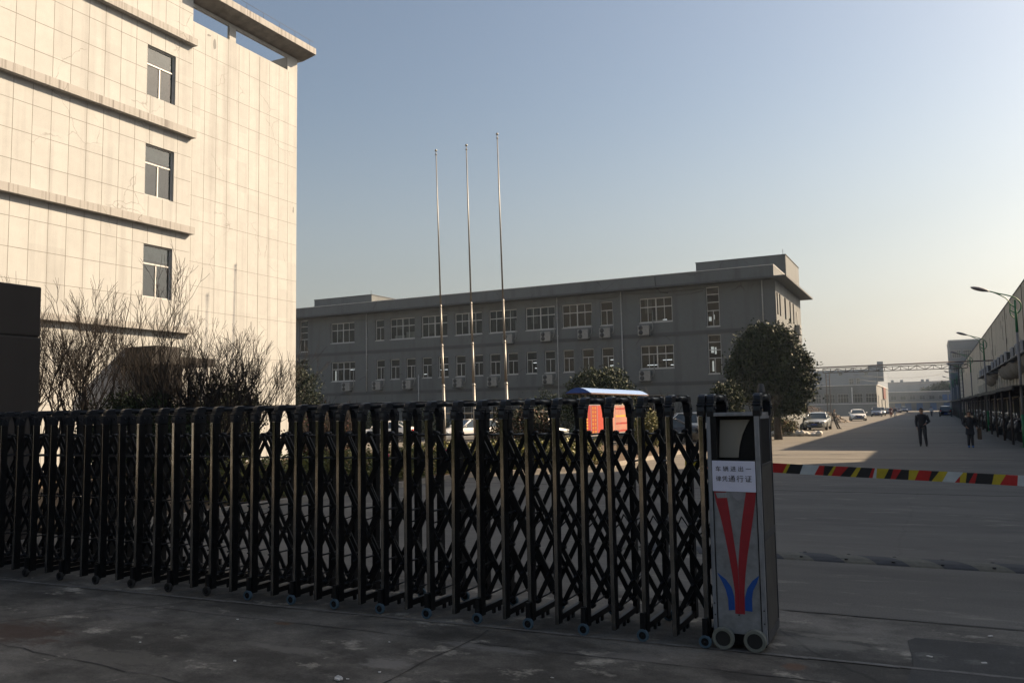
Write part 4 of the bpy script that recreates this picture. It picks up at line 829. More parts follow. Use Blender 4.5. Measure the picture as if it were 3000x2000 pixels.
# ------------------------------------------------------------------ bicycle shed along the workshop
t = thing('bike_shed', 'long low open shed roof on thin posts along the workshop wall', 'shed', (4.8, 100, 0))
mb = MB()
for y in np.arange(40, 215, 5.0): 
    z = 2.50 + random.uniform(-.03, .05); mb.box(2.98, 6.64, y, y + 4.99, z, z + .05); mb.box(2.96, 3.02, y, y + 4.99, z - .12, z)
build('roof', mb, 'canopy_sheet', t, world=True)
y = 43.0; k = 0
while y < 170:
    mb = MB(); mb.tube([(3.1, y, 0), (3.1, y, 2.45)], .05, 6); mb.tube([(3.1, y, 2.42), (6.6, y, 2.47)], .035, 4); mb.tube([(3.1, y, 1.9), (3.9, y, 2.42)], .02, 4); build('post', mb, 'rust_steel', t, world=True); y += 5.0

def scooter():
    t = thing('motor_scooter', 'dark motor scooter parked under the long shed roof', 'scooter', (0, 0, 0), 0, 'scooters parked under the shed')
    mb = MB(); mb.tube([(.0, 0, .28), (.25, 0, .26), (.5, 0, .42), (.95, 0, .62), (1.25, 0, .60)], [.12, .13, .13, .15, .06], 8, flat=.9); mb.tube([(-.28, 0, .38), (-.2, 0, .62), (-.1, 0, .88), (-.06, 0, 1.0)], [.06, .14, .12, .05], 8); build('body', mb, mat('scooter_body', (.05, .05, .055), .35, .3, 2), t)
    mb = MB(); mb.tube([(.45, 0, .74), (.75, 0, .80), (1.15, 0, .78)], [.10, .13, .08], 8, flat=.6); build('seat', mb, 'rubber', t)
    for x in (-.33, .98): mb = MB().disc_wheel((x, 0, .25), .25, .1, 'y', 16, 0, .6, 1); build('wheel', mb, ['rubber', 'rubber'], t)
    mb = MB(); mb.tube([(-.33, 0, .25), (-.08, 0, 1.02)], .03, 6); mb.tube([(-.05, -.33, 1.06), (-.1, 0, 1.0), (-.05, .33, 1.06)], .02, 6); h_ = build('handlebar', mb, 'lamp_grey', t)
    mb = MB()
    for s_ in (-1, 1): mb.tube([(-.08, s_ * .25, 1.05), (-.1, s_ * .32, 1.22)], .008, 4); mb.ball((-.1, s_ * .34, 1.26), (.015, .06, .04), 0, 8, 5)
    build('mirror', mb, mat('mirror', (.8, .8, .8), .05, 0, metal=1.0), h_)
    mb = MB().ball((-.2, 0, .9), (.05, .08, .06), 0, 8, 6); build('headlight', mb, mat('lens', (.6, .6, .6), .1), t)
    return t
sc = scooter(); sc.location = (3.9, 41.5, 0); sc.rotation_euler = (0, 0, R(20)); y = 42.9
while y < 112:
    dup(sc, (random.uniform(3.7, 4.15), y, 0), R(random.uniform(-8, 30))); y += random.uniform(.95, 1.9)
for k, (cy, n_, sp_) in enumerate(((62.0, 4, 3.9), (80.0, 5, 4.4), (106, 4, 5.2))):
    for i in range(n_):
        y = cy + i * sp_
        c_ = thing('evaporative_cooler', ('boxy grey air cooler, %s in the %s row on the workshop' % (('nearest', 'second', 'third', 'fourth', 'fifth', 'sixth', 'seventh', 'eighth', 'ninth')[i], ('front', 'middle', 'farthest')[k])), 'air cooler', (5.6, y, 5.3), 0, 'air coolers on the workshop wall')
        mb = MB(); mb.box(-.05, 1.04, 0, .85, .0, .85, 0, .03); build('casing', mb, 'cooler', c_)
        mb = MB(); mb.box(-.06, -.052, .1, .75, .1, .74); mb.box(.10, .98, -.012, -.002, .05, .80); build('pad_grille', mb, 'ac_dark', c_)
        mb = MB(); mb.box(-.1, 1.04, -.05, sp_ - .06, -.1, -.002); mb.tube([(-.08, .5, -.05), (1.03, .5, -.8)], .025, 4); build('bracket', mb, 'ac_dark', c_)
for k, (y0_, y1_, lb) in enumerate(((60, 72.5, 'nearest bulging canvas hood under the coolers on the workshop wall'), (73, 98, 'second bulging canvas hood from the front'), (106, 122, 'farthest bulging canvas hood, low on the workshop wall'))):
    t = thing('canvas_hood', lb, 'hood', (6.6, (y0_ + y1_) / 2, 3.4), 0, 'canvas hoods on the workshop wall'); mb = MB(); na, nb = 22, 8; L_ = (y1_ - y0_) / 2; zt3, zb3 = 5.15, 4.0
    def P(a, b):
        s_ = a / na; u = math.sin(math.pi * min(max(s_, .001), .999)) ** .38; th = b / nb * math.pi / 2
        return (6.64 - .95 * u * math.cos(th) ** .8, y0_ + (y1_ - y0_) * s_, zt3 - (zt3 - zb3) * u * math.sin(th) + .09 * math.sin(a * 1.3))
    for a in range(na):
        for b in range(nb): mb.add([P(a, b), P(a + 1, b), P(a + 1, b + 1), P(a, b + 1)], [(0, 1, 2, 3)], 0, True)
    build('canvas', mb, 'canvas', t, world=True)

# ------------------------------------------------------------------ air conditioners on the grey building
def aircon():
    t = thing('air_conditioner', 'x', 'air conditioner', (0, 0, 0)); mb = MB(); mb.box(-.44, .44, -.36, 0, 0, .74, 0, .02); build('casing', mb, 'ac_white', t)
    mb = MB(); mb.tube([(-.2, -.362, .2), (-.2, -.372, .2)], .17, 14, 0); mb.tube([(-.2, -.362, .55), (-.2, -.372, .55)], .17, 14, 0); build('fan_grille', mb, 'ac_dark', t)
    mb = MB(); mb.box(-.42, -.36, -.4, .0, -.06, -.002); mb.box(.36, .42, -.4, .0, -.06, -.002); mb.box(-.36, .36, -.4, -.36, -.05, -.01); build('bracket', mb, 'ac_dark', t)
    mb = MB(); mb.tube([(.44, -.15, .3), (.6, -.1, .35), (.66, -.05, .6), (.66, -.03, 1.9)], .035, 5); build('hose', mb, 'ac_white', t); return t
ac = aircon(); L_ = [(-30.6, 7.42, 'under the upper window just right of the rightmost flagpole'), (-27.2, 7.42, 'under the sixth wide upper window from the left'), (-24.0, 7.42, 'under the wide upper window left of the narrow one'), (-22.2, 7.42, 'under the only narrow upper window right of the flagpoles'), (-19.1, 7.42, 'under the rightmost wide upper window'),
      (-47.05, 4.0, 'under the leftmost wide lower window'), (-43.7, 4.0, 'low on the wall, second from the left'), (-40.5, 4.0, 'on the lower floor left of the leftmost flagpole'), (-35.4, 4.0, 'on the lower floor between the left and middle flagpoles'), (-32.1, 4.0, 'on the lower floor left of the rightmost flagpole'), (-27.1, 4.0, 'on the lower floor beside the long downpipe'), (-19.1, 4.0, 'under the rightmost wide lower window')]
for i, (x, z, lb) in enumerate(L_):
    o = ac if i == 0 else dup(ac); o.location = (x, 59.95, z); tag(o, 'white outdoor air conditioner ' + lb, 'air conditioner', 'air conditioners on the grey building')
o = dup(ac, (-9.42, 68.9, 7.6), R(90), 'white outdoor air conditioner on the sunlit end wall of the grey building')
# ================================================================== VEHICLES (local: front towards +x, ground z=0)
mat('paint_silver', (0.42, 0.46, 0.48), 0.28, 0.03, 2, metal=0.55, coat=0.6)
mat('paint_white', (0.80, 0.80, 0.78), 0.3, 0.03, 2, coat=0.6)
mat('paint_navy', (0.035, 0.05, 0.085), 0.25, 0.05, 2, metal=0.3, coat=0.7)
mat('paint_black', (0.014, 0.014, 0.016), 0.22, 0.05, 2, coat=0.7)
mat('paint_red', (0.16, 0.03, 0.025), 0.3, 0.05, 2, coat=0.6)
mat('paint_grey', (0.22, 0.24, 0.24), 0.3, 0.04, 2, metal=0.4, coat=0.6)
mat('chrome', (0.7, 0.7, 0.7), 0.15, 0.02, metal=1.0)
mat('headlamp', (0.62, 0.66, 0.70), 0.08, 0.05, spec=0.8)
mat('taillamp', (0.40, 0.015, 0.01), 0.2, 0.05)
mat('plate_blue', (0.02, 0.06, 0.30), 0.5, 0)
STY = {
 'sedan': dict(L=4.6, W=1.78, H=1.40, hood=.80, belt=.92, deck=.98, wf=1.02, wr=-1.66, g=(.62, .02, -1.02, -1.72), r=.31),
 'suv': dict(L=4.5, W=1.82, H=1.66, hood=.98, belt=1.08, deck=1.1, wf=1.10, wr=-1.55, g=(.85, .25, -1.75, -2.15), r=.35),
 'hatch': dict(L=4.1, W=1.70, H=1.47, hood=.88, belt=.95, deck=.98, wf=1.05, wr=-1.42, g=(.95, .2, -1.45, -1.95), r=.30),
 'wagon': dict(L=4.5, W=1.74, H=1.42, hood=.84, belt=.94, deck=.98, wf=1.05, wr=-1.6, g=(.75, .15, -1.75, -2.15), r=.31)}
def car(style, paint, label, loc, heading, cat='car', group=None, nm=None):
    p = STY[style]; L, W, H, r = p['L'], p['W'] / 2, p['H'], p['r']; x0, x1 = -L / 2, L / 2
    t = thing(nm or {'sedan': 'parked_sedan', 'suv': 'parked_suv', 'hatch': 'parked_hatchback', 'wagon': 'parked_estate_car'}[style], label, cat, (loc[0], loc[1], 0), heading, group)
    st = [(x1, .30, .58, .66), (x1 - .06, .24, .66, .80), (x1 - .25, .20, .76, .92), (x1 - .6, .19, p['hood'] - .03, .97), (p['g'][0] + .05, .19, p['hood'] + .06, 1.0), (.2, .19, p['belt'], 1.0), (-.8, .19, p['belt'] + .01, 1.0), (p['g'][3] + .1, .20, p['deck'], .98), (x0 + .30, .22, p['deck'] - .02, .95), (x0 + .08, .28, p['deck'] - .10, .86), (x0, .36, p['deck'] - .25, .76)]
    mb = MB(); ring = []
    for x, zb, zt3, k in st:
        w_ = W * k; zm = zb + (zt3 - zb) * .55
        ring.append([(x, -w_ * .80, zb), (x, -w_ * .97, zb + .07), (x, -w_, zm), (x, -w_ * .965, zt3 - .07), (x, -w_ * .86, zt3), (x, 0, zt3 + .035), (x, w_ * .86, zt3), (x, w_ * .965, zt3 - .07), (x, w_, zm), (x, w_ * .97, zb + .07), (x, w_ * .80, zb)])
    vs = [q for rg in ring for q in rg]; n = 11; k = len(ring)
    fs = [(i * n + j, i * n + (j + 1) % n, (i + 1) * n + (j + 1) % n, (i + 1) * n + j) for i in range(k - 1) for j in range(n)] + [tuple(range(n)), tuple((k - 1) * n + j for j in range(n))[::-1]]
    mb.add(vs, fs, 0, True)
    g0, g1, g2, g3 = p['g']; wb_, wt = W * .90, W * .68; zt3 = H; zb = p['belt'] - .02
    # roof panel and pillars in body colour
    rf = [(g1 + .03, zt3 - .05), (g1 - .35, zt3 - .005), ((g1 + g2) / 2, zt3 + .015), (g2 + .3, zt3 - .005), (g2 - .05, zt3 - .07)]
    vs = []; n2 = 7
    for x, z in rf:
        for j in range(n2):
            u = -1 + 2 * j / (n2 - 1); vs.append((x, u * (wt + .02), z - .05 * abs(u) ** 3))
    mb.add(vs, [(i * n2 + j, i * n2 + j + 1, (i + 1) * n2 + j + 1, (i + 1) * n2 + j) for i in range(4) for j in range(n2 - 1)], 0, True)
    for s_ in (-1, 1):
        for (xa, xb, rr) in ((g0, g1, .035), (g3, g2, .05)): mb.tube([(xa, s_ * wb_, zb), (xb, s_ * (wt + .005), zt3 - .08)], rr, 5)
        xm = (g1 + g2) / 2 - .05; mb.tube([(xm, s_ * (wb_ + .005), zb), (xm, s_ * (wt + .02), zt3 - .06)], .035, 5)
        mb.tube([(g1, s_ * (wt + .01), zt3 - .06), (g2, s_ * (wt + .01), zt3 - .08)], .03, 5)
    body = build('body', mb, paint, t)
    mb = MB(); zt4 = zt3 - .055
    A = [(g0, -wb_, zb), (g0, wb_, zb), (g1, wt, zt4), (g1, -wt, zt4)]; B_ = [(g3, -wb_, zb), (g3, wb_, zb), (g2, wt, zt4), (g2, -wt, zt4)]
    mb.poly(A); build('windscreen', mb, 'car_glass', t); mb = MB(); mb.poly(B_); build('rear_window', mb, 'car_glass', t)
    for s_ in (-1, 1):
        mb = MB(); mb.poly([(g0 - .02, s_ * wb_, zb), (g1 - .02, s_ * wt, zt4), (g2 + .02, s_ * wt, zt4), (g3 + .02, s_ * wb_, zb)]); build('side_window', mb, 'car_glass', t)
        for xw in (p['wf'] + .3, p['wr'] + .3):
            mb = MB().disc_wheel((xw, s_ * (W - .09), r), r, .2, 'y', 20, 0, .66, 0); wl = build('wheel', mb, ['rubber', 'rubber'], t)
            mb = MB(); yy = s_ * (W + .005)
            for q in range(5):
                a = q * 2 * math.pi / 5; mb.tube([(xw, yy - s_ * .04, r), (xw + r * .62 * math.cos(a), yy - s_ * .03, r + r * .62 * math.sin(a))], [.045, .03], 5)
            mb.tube([(xw + r * .64 * math.cos(a), yy - s_ * .04, r + r * .64 * math.sin(a)) for a in np.linspace(0, 2 * math.pi, 21)], .02, 5, cap=False); build('rim', mb, 'lamp_grey' if 'black' in paint else 'chrome', wl)
            mb = MB(); mb.add([(xw + (r + .06) * math.cos(a), s_ * (W * 1.0 + .004), r + (r + .06) * math.sin(a)) for a in np.linspace(-.35, math.pi + .35, 14)], [tuple(range(14))], 0); build('wheel_arch', mb, 'rubber', t)
        mb = MB(); mb.ball((x1 - .17, s_ * W * .68, .66), (.15, .21, .075), 0, 10, 6); build('headlight', mb, 'headlamp', t)
        mb = MB(); mb.ball((x0 + .10, s_ * W * .72, p['deck'] - .20), (.10, .16, .085 if style != 'wagon' else .14), 0, 10, 6); build('tail_light', mb, 'taillamp', t)
        mb = MB(); mb.tube([(g0 - .18, s_ * wb_, zb + .03), (g0 - .16, s_ * (W + .06), zb + .08)], .02, 5); mb.ball((g0 - .18, s_ * (W + .1), zb + .10), (.06, .10, .065), 0, 8, 6); build('side_mirror', mb, paint, t)
        mb = MB()
        for xh in (.05, -.85): mb.box(xh - .08, xh + .08, s_ * (W * .975) - .02, s_ * (W * .975) + .02, .80, .825)
        build('door_handle', mb, paint, t)
    mb = MB(); mb.box(x1 - .10, x1 + .006, -.38, .38, .53, .66, 0, .02); build('grille', mb, 'rubber', t)
    mb = MB(); mb.tube([(x1 - .02, -.40, .67), (x1 + .015, 0, .655), (x1 - .02, .40, .67)], .014, 5); mb.tube([(x1 + .012, 0, .60)] * 2 if False else [(x1 + .0, 0, .595), (x1 + .02, 0, .595)], .045, 10); build('grille_trim', mb, 'chrome', t)
    mb = MB(); mb.box(x1 - .13, x1 - .012, -.62, .62, .27, .38, 0, .02); build('lower_intake', mb, 'rubber', t)
    for xx in (x1 + .012, x0 - .012):
        mb = MB(); mb.box(xx - .012, xx + .012, -.22, .22, .41, .52); build('number_plate', mb, 'plate_blue', t)
    mb = MB(); mb.box(x0 + .3, x1 - .3, -W * .8, W * .8, .16, .30); build('underbody', mb, 'rubber', t)
    return t
car('sedan', 'paint_silver', 'silver sedan facing the viewer, nearest car on the road, a man leaning beside it', (-8.42, 71.4), R(-90))
c = car('sedan', 'paint_white', 'white sedan angled towards the viewer, parked beside the rubble heap', (-8.7, 115.3), R(-82)); c.scale = (1.05, 1.05, 1.05)
car('suv', 'paint_navy', 'dark blue van-like car with a pale roof, facing the viewer behind the white sedan', (-9.0, 161), R(-88))
car('suv', 'paint_grey', 'grey car close behind the dark blue van-like car', (-8.9, 171), R(-88))
car('hatch', 'paint_black', 'small black car parked just past the grey one, at the workshop corner', (-8.3, 188), R(-90))
car('sedan', 'paint_red', 'dark red car with a bright windscreen, far down the left of the road', (-8.6, 238), R(-80))
car('suv', 'paint_navy', 'farthest dark blue parked car on the left side of the road', (-7.4, 262), R(-85))
car('suv', 'paint_black', 'dark car parked in shade beside the far end of the shed', (1.75, 150), R(90))
car('sedan', 'paint_black', 'black sedan parked side-on beside the notice board, lit along its sill', (-12.9, 42.0), R(196))
car('suv', 'paint_white', 'white car standing behind the black sedan', (-12.6, 45.8), R(200))
car('sedan', 'paint_white', 'white sedan seen side-on between gate posts, left of the flagpoles', (-32.7, 45.4), R(198))
car('hatch', 'paint_white', 'white hatchback facing left behind the middle flagpole', (-25.9, 45.0), R(240))
car('wagon', 'paint_grey', 'grey estate car with red tail light, right of the rightmost flagpole', (-22.0, 46.2), R(60))

# ================================================================== PEOPLE
mat('skin', (0.34, 0.20, 0.14), 0.6, 0.06, 8)
mat('hair', (0.012, 0.010, 0.009), 0.6, 0.2, 20)
mat('cloth_dark', (0.016, 0.017, 0.022), 0.85, 0.3, 14, bump=0.2)
mat('cloth_trousers', (0.024, 0.026, 0.032), 0.85, 0.3, 14)
mat('cloth_olive', (0.085, 0.06, 0.04), 0.9, 0.2, 6)
mat('fur', (0.45, 0.36, 0.26), 0.95, 0.3, 30, bump=0.5)
mat('shoe_blue', (0.02, 0.10, 0.30), 0.6, 0.1)
mat('cloth_pale', (0.42, 0.43, 0.46), 0.85, 0.2, 6)
mat('cloth_maroon', (0.15, 0.035, 0.03), 0.85, 0.2, 6)
def skin_obj(name, verts, edges, radii, m_, parent, root=0, sub=1):
    me = bpy.data.meshes.new(name); me.from_pydata(verts, edges, []); me.materials.append(M[m_])
    o = bpy.data.objects.new(name, me); C.objects.link(o)
    if parent: o.parent = parent
    md = o.modifiers.new('skin', 'SKIN'); md.use_smooth_shade = True
    for i, q in enumerate(me.skin_vertices[0].data): q.radius = radii[i] if isinstance(radii[i], tuple) else (radii[i], radii[i]); q.use_root = (i == root)
    sb = o.modifiers.new('sub', 'SUBSURF'); sb.levels = sub; sb.render_levels = sub
    return o
def person(label, loc, rz, h, J, top='cloth_dark', legs='cloth_trousers', shoes='rubber', coat_len=0.0, hood=False, extra=None):
    """J: joint offsets for elbows, wrists, knees, ankles in units of height; faces -y"""
    t = thing('person', label, 'person', (loc[0], loc[1], 0), rz); S = h
    P = {'pel': (0, 0, .53), 'bel': (0, 0, .60), 'che': (0, .005, .72), 'nek': (0, .005, .825), 'hd0': (0, 0, .87), 'hd1': (0, -.005, .93), 'hd2': (0, .003, .975),
         'lsh': (.105, .005, .79), 'rsh': (-.105, .005, .79), 'lel': (.15, .01, .63), 'rel': (-.15, .01, .63), 'lwr': (.15, -.04, .49), 'rwr': (-.15, -.04, .49),
         'lhp': (.05, 0, .51), 'rhp': (-.05, 0, .51), 'lkn': (.055, -.01, .29), 'rkn': (-.055, -.01, .29), 'lan': (.06, .015, .05), 'ran': (-.06, .015, .05)}
    P.update(J)
    names = list(P); V = [tuple(c * S for c in P[k]) for k in names]; ix = {k: i for i, k in enumerate(names)}
    E = [('pel', 'bel'), ('bel', 'che'), ('che', 'nek'), ('nek', 'hd0'), ('hd0', 'hd1'), ('hd1', 'hd2'), ('che', 'lsh'), ('che', 'rsh'), ('lsh', 'lel'), ('rsh', 'rel'), ('lel', 'lwr'), ('rel', 'rwr'), ('pel', 'lhp'), ('pel', 'rhp'), ('lhp', 'lkn'), ('rhp', 'rkn'), ('lkn', 'lan'), ('rkn', 'ran')]
    rad = {'pel': .07, 'bel': .065, 'che': .075, 'nek': .032, 'hd0': .038, 'hd1': .047, 'hd2': .035, 'lsh': .035, 'rsh': .035, 'lel': .024, 'rel': .024, 'lwr': .016, 'rwr': .016, 'lhp': .05, 'rhp': .05, 'lkn': .033, 'rkn': .033, 'lan': .022, 'ran': .022}
    Ed = [(ix[a], ix[b]) for a, b in E]; Rd = [rad[k] * S for k in names]
    for s_, wn, en in ((1, 'lwr', 'lel'), (-1, 'rwr', 'rel')):      # palm, four fingers and a thumb
        wv = Vector(P[wn]); d = (wv - Vector(P[en])).normalized(); sd_ = Vector((0, 1, 0)) - d * d.y; sd_ = sd_.normalized() if sd_.length > .1 else Vector((1, 0, 0)); inn = Vector((-s_, 0, 0))
        b0 = len(V); V.append(tuple((wv + d * .03) * S)); Rd.append((.012 * S, .02 * S)); Ed.append((ix[wn], b0))
        b1 = len(V); V.append(tuple((wv + d * .05) * S)); Rd.append((.010 * S, .02 * S)); Ed.append((b0, b1))
        for q, ln in enumerate((.040, .046, .043, .034)):
            o_ = sd_ * (.0115 * (1.5 - q)) * -1; a = wv + d * .055 + o_; m_ = a + d * ln * .55 + inn * .004; e_ = m_ + d * ln * .35 + inn * .012; k0 = len(V)
            V += [tuple(a * S), tuple(m_ * S), tuple(e_ * S)]; Rd += [.0055 * S, .005 * S, .004 * S]; Ed += [(b1, k0), (k0, k0 + 1), (k0 + 1, k0 + 2)]
        a = wv + d * .026 - sd_ * .02; k0 = len(V); V += [tuple(a * S), tuple((a + d * .024 - sd_ * .012) * S)]; Rd += [.006 * S, .005 * S]; Ed += [(b0, k0), (k0, k0 + 1)]
    skin_obj('body', V, Ed, Rd, 'skin', t, 0, 1)
    v = lambda k: Vector(P[k]) * S
    mb = MB(); tr = coat_len
    # jacket: torso loft plus sleeves
    rings = [(v('pel') + Vector((0, 0, -(.02 + tr) * S)), (.098 + tr * .12) * S, .075 * S), (v('pel') + Vector((0, 0, .02 * S)), .092 * S, .07 * S), (v('bel') + Vector((0, 0, .02 * S)), .092 * S, .068 * S), (v('che'), .112 * S, .074 * S), (v('che') + Vector((0, 0, .06 * S)), .112 * S, .066 * S), (v('nek') + Vector((0, 0, -.012 * S)), .055 * S, .045 * S), (v('nek') + Vector((0, 0, .015 * S)), .042 * S, .04 * S)]
    n = 14; vs = []
    for c_, a, b in rings:
        for j in range(n):
            an = 2 * math.pi * j / n; vs.append((c_.x + a * math.copysign(abs(math.cos(an)) ** .8, math.cos(an)), c_.y + b * math.sin(an), c_.z))
    mb.add(vs, [(i * n + j, i * n + (j + 1) % n, (i + 1) * n + (j + 1) % n, (i + 1) * n + j) for i in range(len(rings) - 1) for j in range(n)] + [tuple(range(n))], 0, True)
    for a, b, c_ in (('lsh', 'lel', 'lwr'), ('rsh', 'rel', 'rwr')):
        A, B_, C_ = v(a), v(b), v(c_); mb.tube([A + Vector((0, 0, .012 * S)), A.lerp(B_, .3), A.lerp(B_, .7), B_, B_.lerp(C_, .4), B_.lerp(C_, .97)], [.048 * S, .047 * S, .039 * S, .037 * S, .033 * S, .027 * S], 10)
    mb.tube([v('lsh') , v('che') + Vector((0, 0, .065 * S)), v('rsh')], [.046 * S, .05 * S, .046 * S], 10)
    build('jacket', mb, top, t)
    mb = MB(); mb.ball(tuple(v('pel') + Vector((0, 0, -.01 * S))), (.088 * S, .07 * S, .055 * S), 0, 12, 8)
    for a, b, c_ in (('lhp', 'lkn', 'lan'), ('rhp', 'rkn', 'ran')):
        A, B_, C_ = v(a), v(b), v(c_); mb.tube([A, A.lerp(B_, .35), B_, B_.lerp(C_, .4), B_.lerp(C_, 1.0)], [.056 * S, .052 * S, .042 * S, .038 * S, .031 * S], 10)
    build('trousers', mb, legs, t)
    for a in ('lan', 'ran'):
        A = v(a); mb = MB(); mb.tube([(A.x, A.y + .03 * S, .018 * S), (A.x, A.y, .026 * S), (A.x, A.y - .06 * S, .022 * S), (A.x, A.y - .115 * S, .012 * S)], [.02 * S, .028 * S, .026 * S, .013 * S], 8); mb.tube([(A.x, A.y, .02 * S), (A.x, A.y, .06 * S)], .024 * S, 8); build('shoe', mb, shoes, t)
    H1 = v('hd1'); mb = MB(); nu, nv = 14, 8; vs = []
    for i in range(nv):
        th = math.pi * .62 * i / (nv - 1)
        for j in range(nu):
            ph = 2 * math.pi * j / nu; fr = math.sin(ph) < -.2; th2 = th * (.62 if fr else 1.0)
            vs.append((H1.x + .052 * S * math.sin(th2) * math.cos(ph), H1.y + .004 * S + .060 * S * math.sin(th2) * math.sin(ph), H1.z + .005 * S + .066 * S * math.cos(th2)))
    mb.add(vs, [(i * nu + j, i * nu + (j + 1) % nu, (i + 1) * nu + (j + 1) % nu, (i + 1) * nu + j) for i in range(nv - 1) for j in range(nu)], 0, True); build('hair', mb, 'hair', t)
    mb = MB(); mb.tube([tuple(H1 + Vector((0, -.048, .012)) * S), tuple(H1 + Vector((0, -.063, -.012)) * S), tuple(H1 + Vector((0, -.052, -.018)) * S)], [.004 * S, .009 * S, .006 * S], 6)
    for s_ in (-1, 1): mb.ball(tuple(H1 + Vector((s_ * .05, .004, -.004)) * S), (.008 * S, .012 * S, .018 * S), 0, 8, 6)
    build('nose_and_ears', mb, 'skin', t)
    mb = MB()
    for s_ in (-1, 1): mb.ball(tuple(H1 + Vector((s_ * .019, -.0475, .008)) * S), (.008 * S, .004 * S, .004 * S), 0, 8, 5)
    mb.ball(tuple(H1 + Vector((0, -.046, -.032)) * S), (.014 * S, .004 * S, .003 * S), 0, 8, 5); build('eyes_and_mouth', mb, 'hair', t)
    if hood:
        mb = MB(); c_ = v('nek'); mb.tube([tuple(c_ + Vector((.085 * math.cos(a), .055 * math.sin(a) + .01, .015 + .02 * math.sin(a))) * S) for a in np.linspace(-.9, math.pi + .9, 16)], .028 * S, 8, flat=.9); build('fur_collar', mb, 'fur', t)
    if extra: extra(t, S, v)
    return t
person('man in dark jacket and trousers standing on the shaded road, one hand on his hip', (-.48, 41.5), R(-4), 1.70,
       {'lel': (.165, .03, .64), 'lwr': (.10, -.09, .585), 'rel': (-.14, .03, .635), 'rwr': (-.125, -.02, .50), 'lkn': (.062, -.02, .28), 'rkn': (-.06, -.01, .28), 'lan': (.085, -.01, .045), 'ran': (-.06, .02, .045), 'hd1': (-.005, -.005, .93)})
def bag(t, S, v):
    mb = MB(); mb.box(.17 * S, .27 * S, -.10 * S, -.02 * S, .22 * S, .52 * S, 0, .02); mb.tube([(.2 * S, -.06 * S, .52 * S), (.19 * S, -.05 * S, .6 * S)], .008, 5); build('hanging_coat', mb, 'cloth_olive', t)
person('woman in a dark knee-length coat with fur-trimmed hood and blue shoes, by the shed posts', (1.35, 40.4), R(6), 1.54,
       {'lel': (.15, .02, .65), 'lwr': (.16, -.07, .55), 'rel': (-.155, .02, .65), 'rwr': (-.10, -.08, .57), 'lkn': (.04, -.01, .28), 'rkn': (-.04, -.01, .28), 'lan': (.05, .0, .045), 'ran': (-.045, .02, .045)}, shoes='shoe_blue', coat_len=.16, hood=True, extra=bag)
person('person in dark clothes leaning against the side of the silver sedan', (-7.2, 73.6), R(60), 1.66, {'pel': (0, .09, .53), 'bel': (0, .1, .6), 'che': (0, .12, .71), 'nek': (0, .13, .82), 'hd0': (0, .12, .87), 'hd1': (0, .1, .92), 'hd2': (0, .11, .97), 'lsh': (.105, .13, .78), 'rsh': (-.105, .13, .78), 'lel': (.15, .1, .64), 'rel': (-.15, .1, .64), 'lwr': (.06, .0, .62), 'rwr': (-.06, .0, .62), 'lhp': (.05, .08, .51), 'rhp': (-.05, .08, .51), 'lkn': (.05, .0, .29), 'rkn': (-.05, .02, .29), 'lan': (.06, -.12, .05), 'ran': (-.06, -.08, .05)})
person('walker in a reddish brown coat, left one of a pair far along the sunlit road', (-6.25, 150), R(10), 1.70, {'lkn': (.05, -.06, .29), 'lan': (.05, -.02, .05), 'ran': (-.05, .07, .05)}, top='cloth_maroon', legs='cloth_maroon', coat_len=.1)
person('walker in dark top and pale trousers, right one of a pair on the sunlit road', (-5.75, 154), R(-10), 1.65, {'rkn': (-.05, -.07, .29), 'ran': (-.05, -.06, .05), 'lan': (.05, .09, .05)}, legs='cloth_pale')
person('distant walker in a pale top, tiny in the shaded road', (-.25, 153), R(0), 1.62, {'lkn': (.03, -.05, .29), 'lan': (.02, .0, .05), 'ran': (-.03, .08, .05)}, top='cloth_pale')

# ================================================================== VEGETATION
def leaves(name, pts, size, mats, parent, seed=1, aspect=.55):
    g = np.random.default_rng(seed); P = np.asarray(pts, float); n = len(P)
    a = g.normal(size=(n, 3)); a /= np.linalg.norm(a, axis=1)[:, None]; b = g.normal(size=(n, 3)); b -= a * (a * b).sum(1)[:, None]; b /= np.linalg.norm(b, axis=1)[:, None]
    s_ = (size * g.uniform(.55, 1.3, n))[:, None]; a = a * s_; b = b * s_ * aspect
    V = np.stack([P - a, P + b, P + a, P - b], 1).reshape(-1, 3); me = bpy.data.meshes.new(name)
    me.vertices.add(4 * n); me.vertices.foreach_set('co', V.ravel()); me.loops.add(4 * n); me.loops.foreach_set('vertex_index', np.arange(4 * n, dtype=np.int32))
    me.polygons.add(n); me.polygons.foreach_set('loop_start', np.arange(0, 4 * n, 4, dtype=np.int32)); me.polygons.foreach_set('loop_total', np.full(n, 4, dtype=np.int32))
    for q in mats: me.materials.append(M[q])
    me.polygons.foreach_set('material_index', g.integers(0, len(mats), n).astype(np.int32)); me.update(); me.validate()
    o = bpy.data.objects.new(name, me); C.objects.link(o); o.parent = parent; return o
def crown_pts(lobes, n, seed, clump=.28, per=26):
    """leaf points in small clumps near the surface of several ellipsoid lobes"""
    g = np.random.default_rng(seed); out = []; vol = np.array([l[3] * l[4] * l[5] for l in lobes]) ** .7; vol /= vol.sum()
    for l, sh in zip(lobes, vol):
        k = max(3, int(n * sh / per)); d = g.normal(size=(k, 3)); d /= np.linalg.norm(d, axis=1)[:, None]; r = g.uniform(.55, 1.05, k) ** .6
        r *= 1 + .22 * np.sin(d[:, 0] * 5 + seed) * np.cos(d[:, 2] * 6 + d[:, 1] * 4)
        c = np.array(l[:3]) + d * r[:, None] * np.array(l[3:6]); out.append((c[:, None, :] + g.normal(size=(k, per, 3)) * clump * g.uniform(.6, 1.3, (k, 1, 1))).reshape(-1, 3))
    P = np.concatenate(out); return P[P[:, 2] > .12]
